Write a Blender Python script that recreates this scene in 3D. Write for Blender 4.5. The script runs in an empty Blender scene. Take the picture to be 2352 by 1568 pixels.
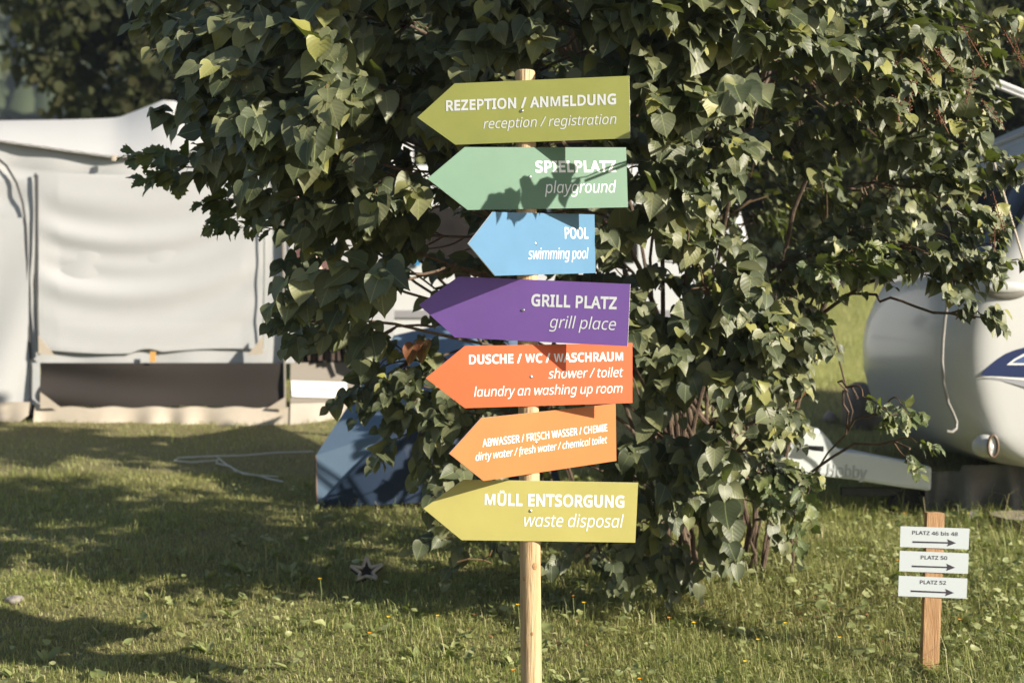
import bpy, bmesh, math, random, json
import numpy as np
from mathutils import Vector, Matrix

R = math.radians
random.seed(7)
rng = np.random.default_rng(7)
scene = bpy.context.scene
col = scene.collection

# ------------------------------------------------------------------ camera, sky, sun, exposure
cam_d = bpy.data.cameras.new('camera')
cam_d.lens = 50.0; cam_d.sensor_width = 36.0
cam_d.clip_start = 0.05; cam_d.clip_end = 3000
cam_d.dof.use_dof = True; cam_d.dof.focus_distance = 5.5; cam_d.dof.aperture_fstop = 2.3
cam = bpy.data.objects.new('camera', cam_d); col.objects.link(cam)
cam.location = (0, 0, 0); cam.rotation_euler = (R(90), 0, 0)
scene.camera = cam

SUN = Vector((0.83, -0.46, 0.365)).normalized()      # direction towards the sun
world = bpy.data.worlds.new('World'); scene.world = world; world.use_nodes = True
wn = world.node_tree.nodes; wn.clear()
w_out = wn.new('ShaderNodeOutputWorld'); w_bg = wn.new('ShaderNodeBackground'); w_sky = wn.new('ShaderNodeTexSky')
w_sky.sky_type = 'NISHITA'; w_sky.sun_disc = False
w_sky.sun_elevation = math.asin(SUN.z); w_sky.sun_rotation = math.atan2(SUN.x, SUN.y)
w_sky.air_density = 1.0; w_sky.dust_density = 1.6; w_sky.ozone_density = 1.0; w_sky.altitude = 800
w_bg.inputs['Strength'].default_value = 0.06
world.node_tree.links.new(w_sky.outputs[0], w_bg.inputs[0]); world.node_tree.links.new(w_bg.outputs[0], w_out.inputs[0])

sun_d = bpy.data.lights.new('sun', 'SUN'); sun_d.energy = 5.0; sun_d.angle = R(0.5); sun_d.color = (1.0, 0.905, 0.76)
sun = bpy.data.objects.new('sun', sun_d); col.objects.link(sun)
sun.rotation_euler = (-SUN).to_track_quat('-Z', 'Y').to_euler(); sun.location = (20, -8, 12)

scene.view_settings.view_transform = 'Standard'; scene.view_settings.look = 'None'
scene.view_settings.exposure = 1.08; scene.view_settings.gamma = 1.0; scene.view_settings.use_curve_mapping = False
scene.render.engine = 'CYCLES'
scene.cycles.max_bounces = 6; scene.cycles.diffuse_bounces = 3; scene.cycles.glossy_bounces = 2
scene.cycles.transmission_bounces = 4; scene.cycles.transparent_max_bounces = 6

# ------------------------------------------------------------------ helpers
F = 3267.0
def at(px, py, d):
    return Vector(((px - 1176.0) / F * d, d, (784.0 - py) / F * d))

def gz(x, y):
    x = np.asarray(x, float); y = np.asarray(y, float)
    s = 0.35
    t = (y - 5.25) / s
    sp = np.where(t > 30, t, np.log1p(np.exp(np.minimum(t, 30)))) * s
    z = -1.62 + 0.155 * sp
    z = z + 0.012 * np.sin(x * 2.1 + y * 1.3) + 0.010 * np.sin(x * 1.1 - y * 2.7 + 1.0)
    return z

def tag(o, label=None, cat=None, group=None, kind=None):
    if label: o['label'] = label
    if cat: o['category'] = cat
    if group: o['group'] = group
    if kind: o['kind'] = kind
    return o

def empty(name, loc=(0, 0, 0), label=None, cat=None, group=None):
    o = bpy.data.objects.new(name, None); o.location = loc; o.empty_display_size = 0.1
    col.objects.link(o); tag(o, label, cat, group)
    if loc is not None: o['_'] = 0; del o['_']
    return o

def link(name, me, mat=None, parent=None, smooth=False):
    """link a mesh given in WORLD coordinates; under a parent it keeps its world place"""
    if mat is not None:
        for m in (mat if isinstance(mat, (list, tuple)) else [mat]): me.materials.append(m)
    if smooth:
        me.polygons.foreach_set('use_smooth', np.ones(len(me.polygons), bool))
    o = bpy.data.objects.new(name, me); col.objects.link(o)
    if parent is not None:
        o.parent = parent
        T = world_loc(parent)
        o.location = (-T[0], -T[1], -T[2])
    return o

def world_loc(o):
    v = Vector(o.location); p = o.parent
    while p is not None:
        v += Vector(p.location); p = p.parent
    return v

def mesh(name, verts, faces):
    me = bpy.data.meshes.new(name); me.from_pydata([tuple(v) for v in verts], [], faces); me.update(); return me

def mesh_np(name, V, Fq):
    """V (n,3), Fq (m,k) all faces the same size, or a list of such arrays"""
    me = bpy.data.meshes.new(name)
    if not isinstance(Fq, list): Fq = [Fq]
    nl = sum(f.size for f in Fq); nf = sum(len(f) for f in Fq)
    me.vertices.add(len(V)); me.vertices.foreach_set('co', np.ascontiguousarray(V, np.float32).ravel())
    me.loops.add(nl); me.loops.foreach_set('vertex_index', np.concatenate([f.ravel() for f in Fq]).astype(np.int32))
    me.polygons.add(nf)
    starts = []; tot = []; s = 0
    for f in Fq:
        k = f.shape[1]; starts.append(s + np.arange(len(f)) * k); tot.append(np.full(len(f), k)); s += f.size
    me.polygons.foreach_set('loop_start', np.concatenate(starts).astype(np.int32))
    me.polygons.foreach_set('loop_total', np.concatenate(tot).astype(np.int32))
    me.update(calc_edges=True)
    return me

class MB:
    def __init__(s): s.v = []; s.f = []
    def add(s, vs, fs):
        b = len(s.v); s.v += [Vector(v) for v in vs]; s.f += [tuple(i + b for i in f) for f in fs]
    def box(s, c, size, rot=None, bev=0):
        c = Vector(c); hx, hy, hz = [a / 2 for a in size]
        P = [Vector((x * hx, y * hy, z * hz)) for x in (-1, 1) for y in (-1, 1) for z in (-1, 1)]
        if rot is not None: P = [rot @ p for p in P]
        s.add([c + p for p in P], [(0, 1, 3, 2), (4, 6, 7, 5), (0, 4, 5, 1), (2, 3, 7, 6), (0, 2, 6, 4), (1, 5, 7, 3)])
    def tube(s, pts, rad, n=8, caps=True):
        pts = [Vector(p) for p in pts]
        if not hasattr(rad, '__len__'): rad = [rad] * len(pts)
        rings = []; up = None
        for i, p in enumerate(pts):
            t = (pts[min(i + 1, len(pts) - 1)] - pts[max(i - 1, 0)]).normalized()
            if up is None:
                up = Vector((0, 0, 1)) if abs(t.z) < .9 else Vector((1, 0, 0))
            a = t.cross(up).normalized(); b = a.cross(t).normalized(); up = b
            rings.append([p + float(rad[i]) * (a * math.cos(q) + b * math.sin(q)) for q in [2 * math.pi * k / n for k in range(n)]])
        vs = [v for r in rings for v in r]; fs = []
        for i in range(len(pts) - 1):
            for k in range(n):
                fs.append((i * n + k, i * n + (k + 1) % n, (i + 1) * n + (k + 1) % n, (i + 1) * n + k))
        if caps: fs.append(tuple(range(n))[::-1]); fs.append(tuple((len(pts) - 1) * n + k for k in range(n)))
        s.add(vs, fs)
    def prism(s, poly, off):
        off = Vector(off); n = len(poly); vs = [Vector(p) for p in poly] + [Vector(p) + off for p in poly]
        s.add(vs, [tuple(range(n))[::-1], tuple(range(n, 2 * n))] + [(i, (i + 1) % n, n + (i + 1) % n, n + i) for i in range(n)])
    def grid(s, P):
        r = len(P); c = len(P[0]); s.add([v for row in P for v in row],
              [(i * c + j, i * c + j + 1, (i + 1) * c + j + 1, (i + 1) * c + j) for i in range(r - 1) for j in range(c - 1)])
    def sheet(s, P, th, nrm=(0, 1, 0)):
        """a grid of points given real thickness along nrm"""
        nrm = Vector(nrm) * th; r = len(P); c = len(P[0])
        s.grid(P); s.grid([[Vector(v) + nrm for v in row][::-1] for row in P])
        loop = [(0, j) for j in range(c)] + [(i, c - 1) for i in range(1, r)] + [(r - 1, j) for j in range(c - 2, -1, -1)] + [(i, 0) for i in range(r - 2, 0, -1)]
        vs = [Vector(P[i][j]) for i, j in loop]; n = len(vs)
        s.add(vs + [v + nrm for v in vs], [(i, n + i, n + (i + 1) % n, (i + 1) % n) for i in range(n)])
    def build(s, name, mat, parent=None, smooth=False, bevel=0):
        me = mesh(name, s.v, s.f)
        bm = bmesh.new(); bm.from_mesh(me); bmesh.ops.recalc_face_normals(bm, faces=bm.faces)
        if bevel:
            bmesh.ops.bevel(bm, geom=[e for e in bm.edges if len(e.link_faces) == 2 and e.calc_face_angle() > .5], offset=bevel, segments=2, profile=.6, affect='EDGES')
        bm.to_mesh(me); bm.free()
        o = link(name, me, mat, parent, smooth)
        if smooth and hasattr(me, 'set_sharp_from_angle'): me.set_sharp_from_angle(angle=R(40))
        return o

def mat(name, color=(.5, .5, .5), rough=.6, metal=0, noise=None, bump=None, spec=.5, stretch=None, coat=0, trans=0):
    """noise = (scale, second colour, strength), bump = (scale, strength)"""
    m = bpy.data.materials.new(name); m.use_nodes = True
    nt = m.node_tree; n = nt.nodes; L = nt.links
    p = n['Principled BSDF']
    p.inputs['Base Color'].default_value = (*color, 1); p.inputs['Roughness'].default_value = rough
    p.inputs['Metallic'].default_value = metal; p.inputs['Specular IOR Level'].default_value = spec
    if coat: p.inputs['Coat Weight'].default_value = coat; p.inputs['Coat Roughness'].default_value = .1
    tc = n.new('ShaderNodeTexCoord'); mp = n.new('ShaderNodeMapping'); L.new(tc.outputs['Object'], mp.inputs[0])
    if stretch: mp.inputs['Scale'].default_value = stretch
    if noise:
        t = n.new('ShaderNodeTexNoise'); t.inputs['Scale'].default_value = noise[0]; t.inputs['Detail'].default_value = 6; t.inputs['Roughness'].default_value = .65
        L.new(mp.outputs[0], t.inputs[0])
        r = n.new('ShaderNodeValToRGB'); r.color_ramp.elements[0].position = .35; r.color_ramp.elements[1].position = .68
        r.color_ramp.elements[0].color = (*color, 1)
        c2 = [color[i] * (1 - noise[2]) + noise[1][i] * noise[2] for i in range(3)]
        r.color_ramp.elements[1].color = (*c2, 1)
        L.new(t.outputs[0], r.inputs[0]); L.new(r.outputs[0], p.inputs['Base Color'])
    if bump:
        t2 = n.new('ShaderNodeTexNoise'); t2.inputs['Scale'].default_value = bump[0]; t2.inputs['Detail'].default_value = 4
        L.new(mp.outputs[0], t2.inputs[0])
        b = n.new('ShaderNodeBump'); b.inputs['Strength'].default_value = bump[1]; b.inputs['Distance'].default_value = .01
        L.new(t2.outputs[0], b.inputs['Height']); L.new(b.outputs[0], p.inputs['Normal'])
    if trans:
        tr = n.new('ShaderNodeBsdfTranslucent'); mx = n.new('ShaderNodeMixShader'); mx.inputs[0].default_value = trans
        src = p.inputs['Base Color'].links[0].from_socket if p.inputs['Base Color'].links else None
        if src: L.new(src, tr.inputs[0])
        else: tr.inputs[0].default_value = (*color, 1)
        L.new(p.outputs[0], mx.inputs[1]); L.new(tr.outputs[0], mx.inputs[2])
        L.new(mx.outputs[0], n['Material Output'].inputs[0])
    return m

def leaf_mat(name, cols, rough=.42, trans=.22, tcol=(.22, .30, .03), veins=True, patch=0, patchcol=None, spec=.5, patchscale=.6):
    """colour varies from leaf to leaf (random per island and per object)"""
    m = bpy.data.materials.new(name); m.use_nodes = True
    nt = m.node_tree; n = nt.nodes; L = nt.links; p = n['Principled BSDF']
    g = n.new('ShaderNodeNewGeometry'); oi = n.new('ShaderNodeObjectInfo')
    a = n.new('ShaderNodeMath'); a.operation = 'ADD'; L.new(g.outputs['Random Per Island'], a.inputs[0]); L.new(oi.outputs['Random'], a.inputs[1])
    fr = n.new('ShaderNodeMath'); fr.operation = 'FRACT'; L.new(a.outputs[0], fr.inputs[0])
    r = n.new('ShaderNodeValToRGB'); e = r.color_ramp.elements
    while len(e) < len(cols): e.new(.5)
    for i, c in enumerate(cols):
        e[i].position = c[0]; e[i].color = (*c[1], 1)
    L.new(fr.outputs[0], r.inputs[0])
    out = r.outputs[0]
    if patch:
        tc = n.new('ShaderNodeTexCoord'); t = n.new('ShaderNodeTexNoise'); t.inputs['Scale'].default_value = patchscale; t.inputs['Detail'].default_value = 5; L.new(tc.outputs['Object'], t.inputs[0])
        rr = n.new('ShaderNodeMapRange'); rr.inputs[1].default_value = .42; rr.inputs[2].default_value = .62; rr.inputs[4].default_value = patch
        L.new(t.outputs[0], rr.inputs[0])
        mx = n.new('ShaderNodeMixRGB'); L.new(rr.outputs[0], mx.inputs[0]); L.new(out, mx.inputs[1]); mx.inputs[2].default_value = (*patchcol, 1)
        out = mx.outputs[0]
    if veins:
        uv = n.new('ShaderNodeUVMap'); sx = n.new('ShaderNodeSeparateXYZ'); L.new(uv.outputs[0], sx.inputs[0])
        def mth(op, x, y=None):
            q = n.new('ShaderNodeMath'); q.operation = op
            for k, v in enumerate((x, y)):
                if v is None: continue
                if isinstance(v, (int, float)): q.inputs[k].default_value = v
                else: L.new(v, q.inputs[k])
            return q.outputs[0]
        au = mth('ABSOLUTE', mth('SUBTRACT', sx.outputs[0], .5))
        mid = mth('LESS_THAN', au, .018)
        s = mth('SINE', mth('MULTIPLY', mth('SUBTRACT', sx.outputs[1], mth('MULTIPLY', au, .8)), 38))
        lat = mth('GREATER_THAN', s, .93)
        vn = mth('MAXIMUM', mth('MULTIPLY', mid, .55), mth('MULTIPLY', lat, .05))
        mx2 = n.new('ShaderNodeMixRGB'); L.new(vn, mx2.inputs[0]); L.new(out, mx2.inputs[1]); mx2.inputs[2].default_value = (.26, .30, .12, 1)
        out = mx2.outputs[0]
        b = n.new('ShaderNodeBump'); b.inputs['Strength'].default_value = .08; b.inputs['Distance'].default_value = .004
        L.new(s, b.inputs['Height']); L.new(b.outputs[0], p.inputs['Normal'])
    L.new(out, p.inputs['Base Color']); p.inputs['Roughness'].default_value = rough; p.inputs['Specular IOR Level'].default_value = spec
    tr = n.new('ShaderNodeBsdfTranslucent'); tr.inputs[0].default_value = (*tcol, 1)
    mx = n.new('ShaderNodeMixShader'); mx.inputs[0].default_value = trans
    L.new(p.outputs[0], mx.inputs[1]); L.new(tr.outputs[0], mx.inputs[2]); L.new(mx.outputs[0], n['Material Output'].inputs[0])
    return m

M = {}
M['bark'] = mat('bark', (.065, .042, .028), .85, noise=(30, (.16, .115, .08), .8), bump=(60, .8), stretch=(1, 1, .25))
M['twig'] = mat('twig_bark', (.13, .07, .035), .7, noise=(40, (.06, .05, .02), .7))
LILAC = [(0, (.045, .058, .030)), (.25, (.072, .088, .046)), (.55, (.115, .128, .066)), (.85, (.17, .18, .09)), (.97, (.22, .22, .06))]
M['lilac'] = leaf_mat('lilac_leaf', LILAC, rough=.50, trans=.13, tcol=(.20, .27, .03), spec=.5)
M['serrate'] = leaf_mat('serrated_leaf', [(0, (.05, .075, .025)), (.5, (.09, .115, .04)), (.9, (.14, .16, .05))], rough=.5, trans=.2)
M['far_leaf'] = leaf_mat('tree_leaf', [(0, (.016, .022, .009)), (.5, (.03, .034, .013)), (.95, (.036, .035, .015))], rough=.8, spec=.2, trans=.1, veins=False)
M['grass'] = leaf_mat('grass_blade', [(0, (.10, .14, .03)), (.35, (.22, .27, .065)), (.7, (.34, .38, .12)), (.9, (.50, .46, .22)), (1, (.60, .52, .32))], rough=.5, trans=.38, tcol=(.46, .50, .18), veins=False, patch=.5, patchcol=(.36, .33, .14), patchscale=.9)
M['weed'] = leaf_mat('weed_leaf', [(0, (.17, .20, .07)), (.5, (.25, .28, .11)), (1, (.36, .38, .18))], rough=.5, trans=.25, veins=False)

# ------------------------------------------------------------------ the ground and the hills
def ground_mesh(name, xs, ys, zf, m, kind='structure'):
    X, Y = np.meshgrid(xs, ys); Z = zf(X, Y)
    V = np.stack([X, Y, Z], -1).reshape(-1, 3); r, c = X.shape
    i = np.arange(r - 1)[:, None] * c + np.arange(c - 1)[None]; i = i.ravel()
    me = mesh_np(name, V, np.stack([i, i + 1, i + c + 1, i + c], -1))
    o = link(name, me, m, smooth=True); tag(o, kind=kind); return o

def two_tone(name, a, b, c, s1, s2, bumpd=.03):
    m = bpy.data.materials.new(name); m.use_nodes = True; nt = m.node_tree; n = nt.nodes; L = nt.links; p = n['Principled BSDF']
    tc = n.new('ShaderNodeTexCoord')
    t1 = n.new('ShaderNodeTexNoise'); t1.inputs['Scale'].default_value = s1; t1.inputs['Detail'].default_value = 8
    t2 = n.new('ShaderNodeTexNoise'); t2.inputs['Scale'].default_value = s2; t2.inputs['Detail'].default_value = 8; t2.inputs['Roughness'].default_value = .7
    L.new(tc.outputs['Object'], t1.inputs[0]); L.new(tc.outputs['Object'], t2.inputs[0])
    r = n.new('ShaderNodeValToRGB'); r.color_ramp.elements[0].position = .4; r.color_ramp.elements[1].position = .62
    r.color_ramp.elements[0].color = (*a, 1); r.color_ramp.elements[1].color = (*b, 1); L.new(t1.outputs[0], r.inputs[0])
    mx = n.new('ShaderNodeMixRGB'); mr = n.new('ShaderNodeMapRange'); mr.inputs[1].default_value = .4; mr.inputs[2].default_value = .65; mr.inputs[4].default_value = .8
    L.new(t2.outputs[0], mr.inputs[0]); L.new(mr.outputs[0], mx.inputs[0]); L.new(r.outputs[0], mx.inputs[1]); mx.inputs[2].default_value = (*c, 1)
    L.new(mx.outputs[0], p.inputs['Base Color']); p.inputs['Roughness'].default_value = .9; p.inputs['Specular IOR Level'].default_value = .2
    b_ = n.new('ShaderNodeBump'); b_.inputs['Strength'].default_value = .8; b_.inputs['Distance'].default_value = bumpd
    L.new(t2.outputs[0], b_.inputs['Height']); L.new(b_.outputs[0], p.inputs['Normal'])
    return m
M['soil'] = two_tone('lawn_ground', (.17, .155, .075), (.22, .21, .095), (.28, .235, .13), 1.3, 38)
M['meadow'] = two_tone('far_lawn', (.26, .27, .09), (.32, .32, .11), (.22, .23, .08), .25, 9)
M['hill'] = two_tone('hillside', (.02, .035, .012), (.03, .05, .02), (.015, .025, .01), .05, .4, .5)
M['clearing'] = two_tone('hill_meadow', (.13, .16, .035), (.17, .19, .045), (.10, .12, .03), .1, 2)

xs = np.concatenate([np.linspace(-60, -6, 28)[:-1], np.linspace(-6, 6, 121), np.linspace(6, 60, 28)[1:]])
ys = np.concatenate([np.linspace(-30, 4, 18)[:-1], np.linspace(4, 13, 91)])
ground_mesh('lawn', xs, ys, gz, M['soil'])
xs2 = np.linspace(-120, 120, 61); ys2 = np.concatenate([np.linspace(13, 40, 28)[:-1], np.linspace(40, 160, 25)])
def gz2(x, y): return gz(x, y)
M2 = ground_mesh('far_meadow', np.concatenate([np.linspace(-120, -60, 7)[:-1], xs, np.linspace(60, 120, 7)[1:]]), ys2, gz2, M['meadow'])
def hillz(x, y):
    return -2.434 + .155 * np.minimum(y, 160) + .62 * np.maximum(y - 160, 0) + 6 * np.sin(x * .03) * np.clip((y - 160) / 60, 0, 1)
ground_mesh('forested_hillside', np.linspace(-420, 420, 85), np.linspace(159, 300, 40), lambda x, y: hillz(x, y) - .05, M['hill'])
# a clearing on the hillside (its own sheet, following the slope just above it)
def patch_xy(px, py):
    k = (784 - py) / F; y = (.62 * 160 + 2.434 - .155 * 160) / (.62 - k); return ((px - 1176) / F * y, y)
cx, cy = patch_xy(95, 100)
ground_mesh('hillside_meadow', np.linspace(cx - 7.5, cx + 22, 22), np.linspace(cy - 11, cy + 9, 16), lambda x, y: hillz(x, y) + .15, M['clearing'])

# spruces of the far wood: nobody could count them
def spruce_forest():
    V = []; Fc = []; b = 0; n = 8
    cand = []
    for _ in range(2600):
        y = rng.uniform(165, 250); x = rng.uniform(-.42, -.22) * y
        if abs(x - cx - 7) < 15.5 and cy - 12.5 < y < cy + 10: continue
        cand.append((x, y, rng.uniform(9, 17)))
    for _ in range(2200):
        y = rng.uniform(170, 250); x = rng.uniform(-.22, .55) * y
        cand.append((x, y, rng.uniform(9, 17)))
    for x, y, h in cand:
        z0 = float(hillz(x, y)); r = h * rng.uniform(.13, .19)
        for k in range(4):
            zb = z0 + h * (.08 + .22 * k); zt = z0 + h * (.45 + .185 * k); rr = r * (1 - .23 * k)
            ang = np.arange(n) / n * 2 * np.pi + rng.uniform(0, 1); rad = rr * rng.uniform(.65, 1.15, n)
            V.append(np.stack([x + rad * np.cos(ang), y + rad * np.sin(ang), zb + rng.uniform(-.4, .4, n)], -1)); V.append(np.array([[x, y, zt]]))
            i = np.arange(n); Fc.append(np.stack([b + i, b + (i + 1) % n, np.full(n, b + n)], -1)); b += n + 1
    me = mesh_np('spruce_wood', np.concatenate(V), np.concatenate(Fc))
    o = link('spruce_wood', me, leaf_mat('spruce', [(0, (.018, .03, .014)), (.6, (.035, .05, .02)), (1, (.06, .07, .03))], rough=.8, trans=0, veins=False)); tag(o, kind='stuff')
spruce_forest()

# ------------------------------------------------------------------ leaves, twigs, bushes
def leaf_template(kind='lilac'):
    if kind == 'lilac':
        ts = [0, .03, .1, .22, .36, .5, .64, .78, .9, 1.0]; ws = [0.04, .20, .36, .435, .43, .375, .28, .165, .055, 0]
        yo = [0.03, -.07, -.01, .16, .33, .49, .64, .78, .9, 1]
    elif kind == 'serrate':
        ts = [0, .1, .2, .3, .42, .5, .62, .7, .82, .9, 1]; ws = [.01, .17, .21, .31, .27, .37, .25, .29, .13, .12, 0]
        yo = [0, .12, .16, .32, .36, .52, .56, .71, .76, .88, 1]
    else:
        ts = [0, .3, .7, 1]; ws = [.03, .33, .25, 0]; yo = ts
    n = len(ts); V = []; U = []
    for i in range(n): V.append((0, ts[i], 0)); U.append((.5, ts[i]))
    for s in (-1, 1):
        for i in range(n - 1): V.append((s * ws[i], yo[i], 0)); U.append((.5 + s * .5 * ws[i] / .43, yo[i]))
    Fq = []
    for i in range(n - 2):
        Fq.append((i, i + 1, n + i + 1, n + i)); Fq.append((i + 1, i, 2 * n - 1 + i, 2 * n + i))
    tri = [(n - 2, n - 1, n + n - 2), (n - 1, n - 2, 2 * n - 1 + n - 2)]
    V = np.array(V, float); return V, np.array(U), np.array(Fq), np.array(tri)
TPL = {k: leaf_template(k) for k in ('lilac', 'serrate', 'simple')}

def norm(a): return a / (np.linalg.norm(a, axis=-1, keepdims=True) + 1e-9)

def leaf_verts(P, Y, Z, size, kind, aspect=None):
    """(n,3) bases, blade directions, normals -> (n, k, 3) vertices, each leaf folded, curled and waved its own way"""
    T = TPL[kind][0]; n = len(P)
    X = norm(np.cross(Y, Z)); Z = norm(np.cross(X, Y))
    fold = rng.uniform(.02, .5, n)[:, None]; curl = rng.uniform(-.08, .5, n)[:, None]; wav = rng.uniform(-.045, .045, (n, 1)); ph = rng.uniform(0, 6, (n, 1)); tw = rng.uniform(-.5, .5, (n, 1))
    asp = (rng.uniform(.84, 1.1, n) if aspect is None else aspect * rng.uniform(.9, 1.1, n))[:, None]
    x = T[None, :, 0] * asp; y = T[None, :, 1] + 0 * x
    z = np.abs(x) * fold - curl * y ** 2 * .8 + wav * np.sin(y * 7 + ph) * np.abs(x) * 6 + tw * x * y + rng.normal(0, .003, x.shape)
    y = y * (1 - .18 * np.abs(curl) * y)
    x = x * (1 - .25 * fold ** 2)
    x = x + (rng.uniform(-.12, .12, n)[:, None]) * y ** 2
    S = size[:, None, None]
    return P[:, None] + S * (x[..., None] * X[:, None] + y[..., None] * Y[:, None] + z[..., None] * Z[:, None])

def leaves_mesh(name, LV, kind):
    T, U, Fq, tri = TPL[kind]; n = len(LV); k = len(T)
    off = (np.arange(n) * k)[:, None, None]
    fq = (Fq[None] + off).reshape(-1, 4); ft = (tri[None] + off).reshape(-1, 3)
    me = mesh_np(name, LV.reshape(-1, 3), [fq, ft])
    uv = me.uv_layers.new(name='UVMap'); Uall = np.tile(U, (n, 1))
    idx = np.concatenate([fq.ravel(), ft.ravel()])
    uv.data.foreach_set('uv', Uall[idx].astype(np.float32).ravel())
    me.polygons.foreach_set('use_smooth', np.ones(len(me.polygons), bool))
    return me

def tubes_np(segs, n=4):
    """segs: (m, k, 3) polylines with radii (m, k) -> V, F"""
    P, Rd = segs; m, k, _ = P.shape
    Tn = np.gradient(P, axis=1); Tn = norm(Tn)
    up = np.where(np.abs(Tn[..., 2:3]) < .9, np.array([0, 0, 1.]), np.array([1., 0, 0]))
    A = norm(np.cross(Tn, up)); B = np.cross(A, Tn)
    an = np.arange(n) / n * 2 * np.pi
    V = P[:, :, None] + Rd[..., None, None] * (A[:, :, None] * np.cos(an)[:, None] + B[:, :, None] * np.sin(an)[:, None])
    V = V.reshape(-1, 3); base = (np.arange(m) * k * n)[:, None, None]
    i = (np.arange(k - 1) * n)[None, :, None]; j = np.arange(n)[None, None]; j2 = (np.arange(n) + 1) % n
    a = base + i + j; b = base + i + j2[None, None]
    Fq = np.stack([a, b, b + n, a + n], -1).reshape(-1, 4)
    return V, Fq

def bez(p0, p1, p2, p3, n):
    t = np.linspace(0, 1, n)[:, None]
    return (1 - t) ** 3 * p0 + 3 * (1 - t) ** 2 * t * p1 + 3 * (1 - t) * t * t * p2 + t ** 3 * p3

def bush(name, label, cat, blobs, base, centre, leaf_kind, leaf_m, nparts, base_spread=.35, droop=.75, stem_r=.02, aspect=None, colour_face=(.35, -.5, .35), extra_stems=0):
    """blobs: (px, py, depth, rx_px, rz_px, ry_m, leaf length, leaf count)"""
    root = empty(name, (base[0], base[1], float(gz(base[0], base[1]))), label, cat)
    bz = float(gz(base[0], base[1]))
    LP = []; LY = []; LZ = []; LS = []; PET = []; PR = []; TW = []; TR = []; CN = []; CR = []
    PATHS = []
    global rng
    for bi, (px, py, d, rx, rz, ry, ls, cnt) in enumerate(blobs):
        rng = np.random.default_rng(int(px * 7 + py * 13 + d * 100))
        c = np.array(at(px, py, d)); rx = rx / F * d; rz = rz / F * d
        b0 = np.array([base[0] + rng.normal(0, base_spread), base[1] + rng.normal(0, base_spread), bz - .05])
        hgt = max(c[2] - b0[2], .3)
        p1 = b0 + np.array([rng.normal(0, .12), rng.normal(0, .12), hgt * rng.uniform(.45, .75)])
        p2 = c + np.array([(b0[0] - c[0]) * .3, (b0[1] - c[1]) * .35, rng.uniform(-.05, .25)])
        path = bez(b0, p1, p2, c, 12)
        if bi % 3 and len(PATHS) > 2:
            best = min(((np.linalg.norm(q[k] - c), qi, k) for qi, q in enumerate(PATHS) for k in (5, 6, 7) if q[k][2] < c[2] + .1), default=None)
            if best is not None:
                q = PATHS[best[1]]; s0 = q[best[2]]; tn = q[best[2] + 1] - s0
                path = bez(s0, s0 + norm(tn) * best[0] * .4, p2, c, 12)
        else: PATHS.append(path)
        path[1:-1] += rng.normal(0, .012, (10, 3))
        r0 = stem_r * rng.uniform(.7, 1.35) * (.5 if bi % 3 and len(PATHS) > 2 else 1)
        mb = MB(); mb.tube([Vector([float(q) for q in p]) for p in path], [float(q) for q in np.linspace(r0, .006, 12)], 7)
        mb.build('stem', M['bark'], root, smooth=True)
        npair = 5; per = npair * 2 + 1
        cnt = cnt * (.86 if px < 1500 else 1.0); ls = ls * (.93 if px > 1480 and py < 700 and d > 5.8 else 1)
        nt = max(1, int(cnt / per))
        for _ in range(nt):
            v = norm(rng.normal(0, 1, 3)); rad = rng.uniform(.05, 1) ** .55
            tb = c + v * rad * np.array([rx, ry, rz]) * .85
            out = norm(tb - np.array(centre) + rng.normal(0, .25, 3))
            d0 = norm(out * .8 + np.array([0, -.15, .35]) * .6 + v * .4 + rng.normal(0, .35, 3))
            k = npair; tl = ls * rng.uniform(1.5, 2.6)
            tt = np.linspace(0, 1, 6)[:, None]
            tw = tb + d0 * tl * tt + np.array([0, 0, -1.]) * tl * .28 * tt ** 2
            if tw[-1, 2] < float(gz(tw[-1, 0], tw[-1, 1])) + .05: continue
            TW.append(tw); TR.append(np.linspace(.0026, .0014, 6))
            # connector to the nearest part of the stem
            q = path[5:]; j = np.argmin(((q - tb) ** 2).sum(1) + np.linspace(.0, .0, len(q))); s0 = q[max(j - 1, 0)]
            m_ = (s0 + tb) / 2 + rng.normal(0, .04, 3) + np.array([0, 0, .03])
            CN.append(bez(s0, m_, (m_ + tb) / 2, tb, 6)); CR.append(np.linspace(.005, .0026, 6))
            side = norm(np.cross(d0, rng.normal(0, 1, 3)))
            for i in range(k + 1):
                f = (i + .6) / (k + .6); p = tb + d0 * tl * f + np.array([0, 0, -1.]) * tl * .28 * f * f
                side = norm(np.cross(d0, side)) if i else side
                for s in ((-1, 1) if i < k else (0,)):
                    pd = norm(side * s + d0 * .6 + np.array([0, 0, .1]))
                    size = ls * rng.uniform(.62, 1.15) * (1 if i < k - 1 else .75)
                    pl = size * .18
                    q0 = p; q1 = p + pd * pl; q1[2] -= .15 * pl
                    y = norm(pd * .55 + out * .25 + np.array([0, 0, -droop]) * rng.uniform(.4, 1.5) + rng.normal(0, .2, 3))
                    z = norm(out * .8 + np.array(colour_face) * .8 + np.array([0, 0, .35]) + pd * .25 + rng.normal(0, .33, 3))
                    LP.append(q1); LY.append(y); LZ.append(z); LS.append(size)
                    PET.append(np.stack([q0, (q0 + q1) / 2 + np.array([0, 0, .08 * pl]), q1])); PR.append([.0011, .001, .0009])
    LP, LY, LZ, LS = map(np.array, (LP, LY, LZ, LS))
    rng = np.random.default_rng(55)
    LV = leaf_verts(LP, LY, LZ, LS, leaf_kind, aspect)
    Vt, Ft = tubes_np((np.array(TW), np.array(TR))); Vc, Fc = tubes_np((np.array(CN), np.array(CR))); Vp, Fp = tubes_np((np.array(PET), np.array(PR)), 3)
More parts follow.
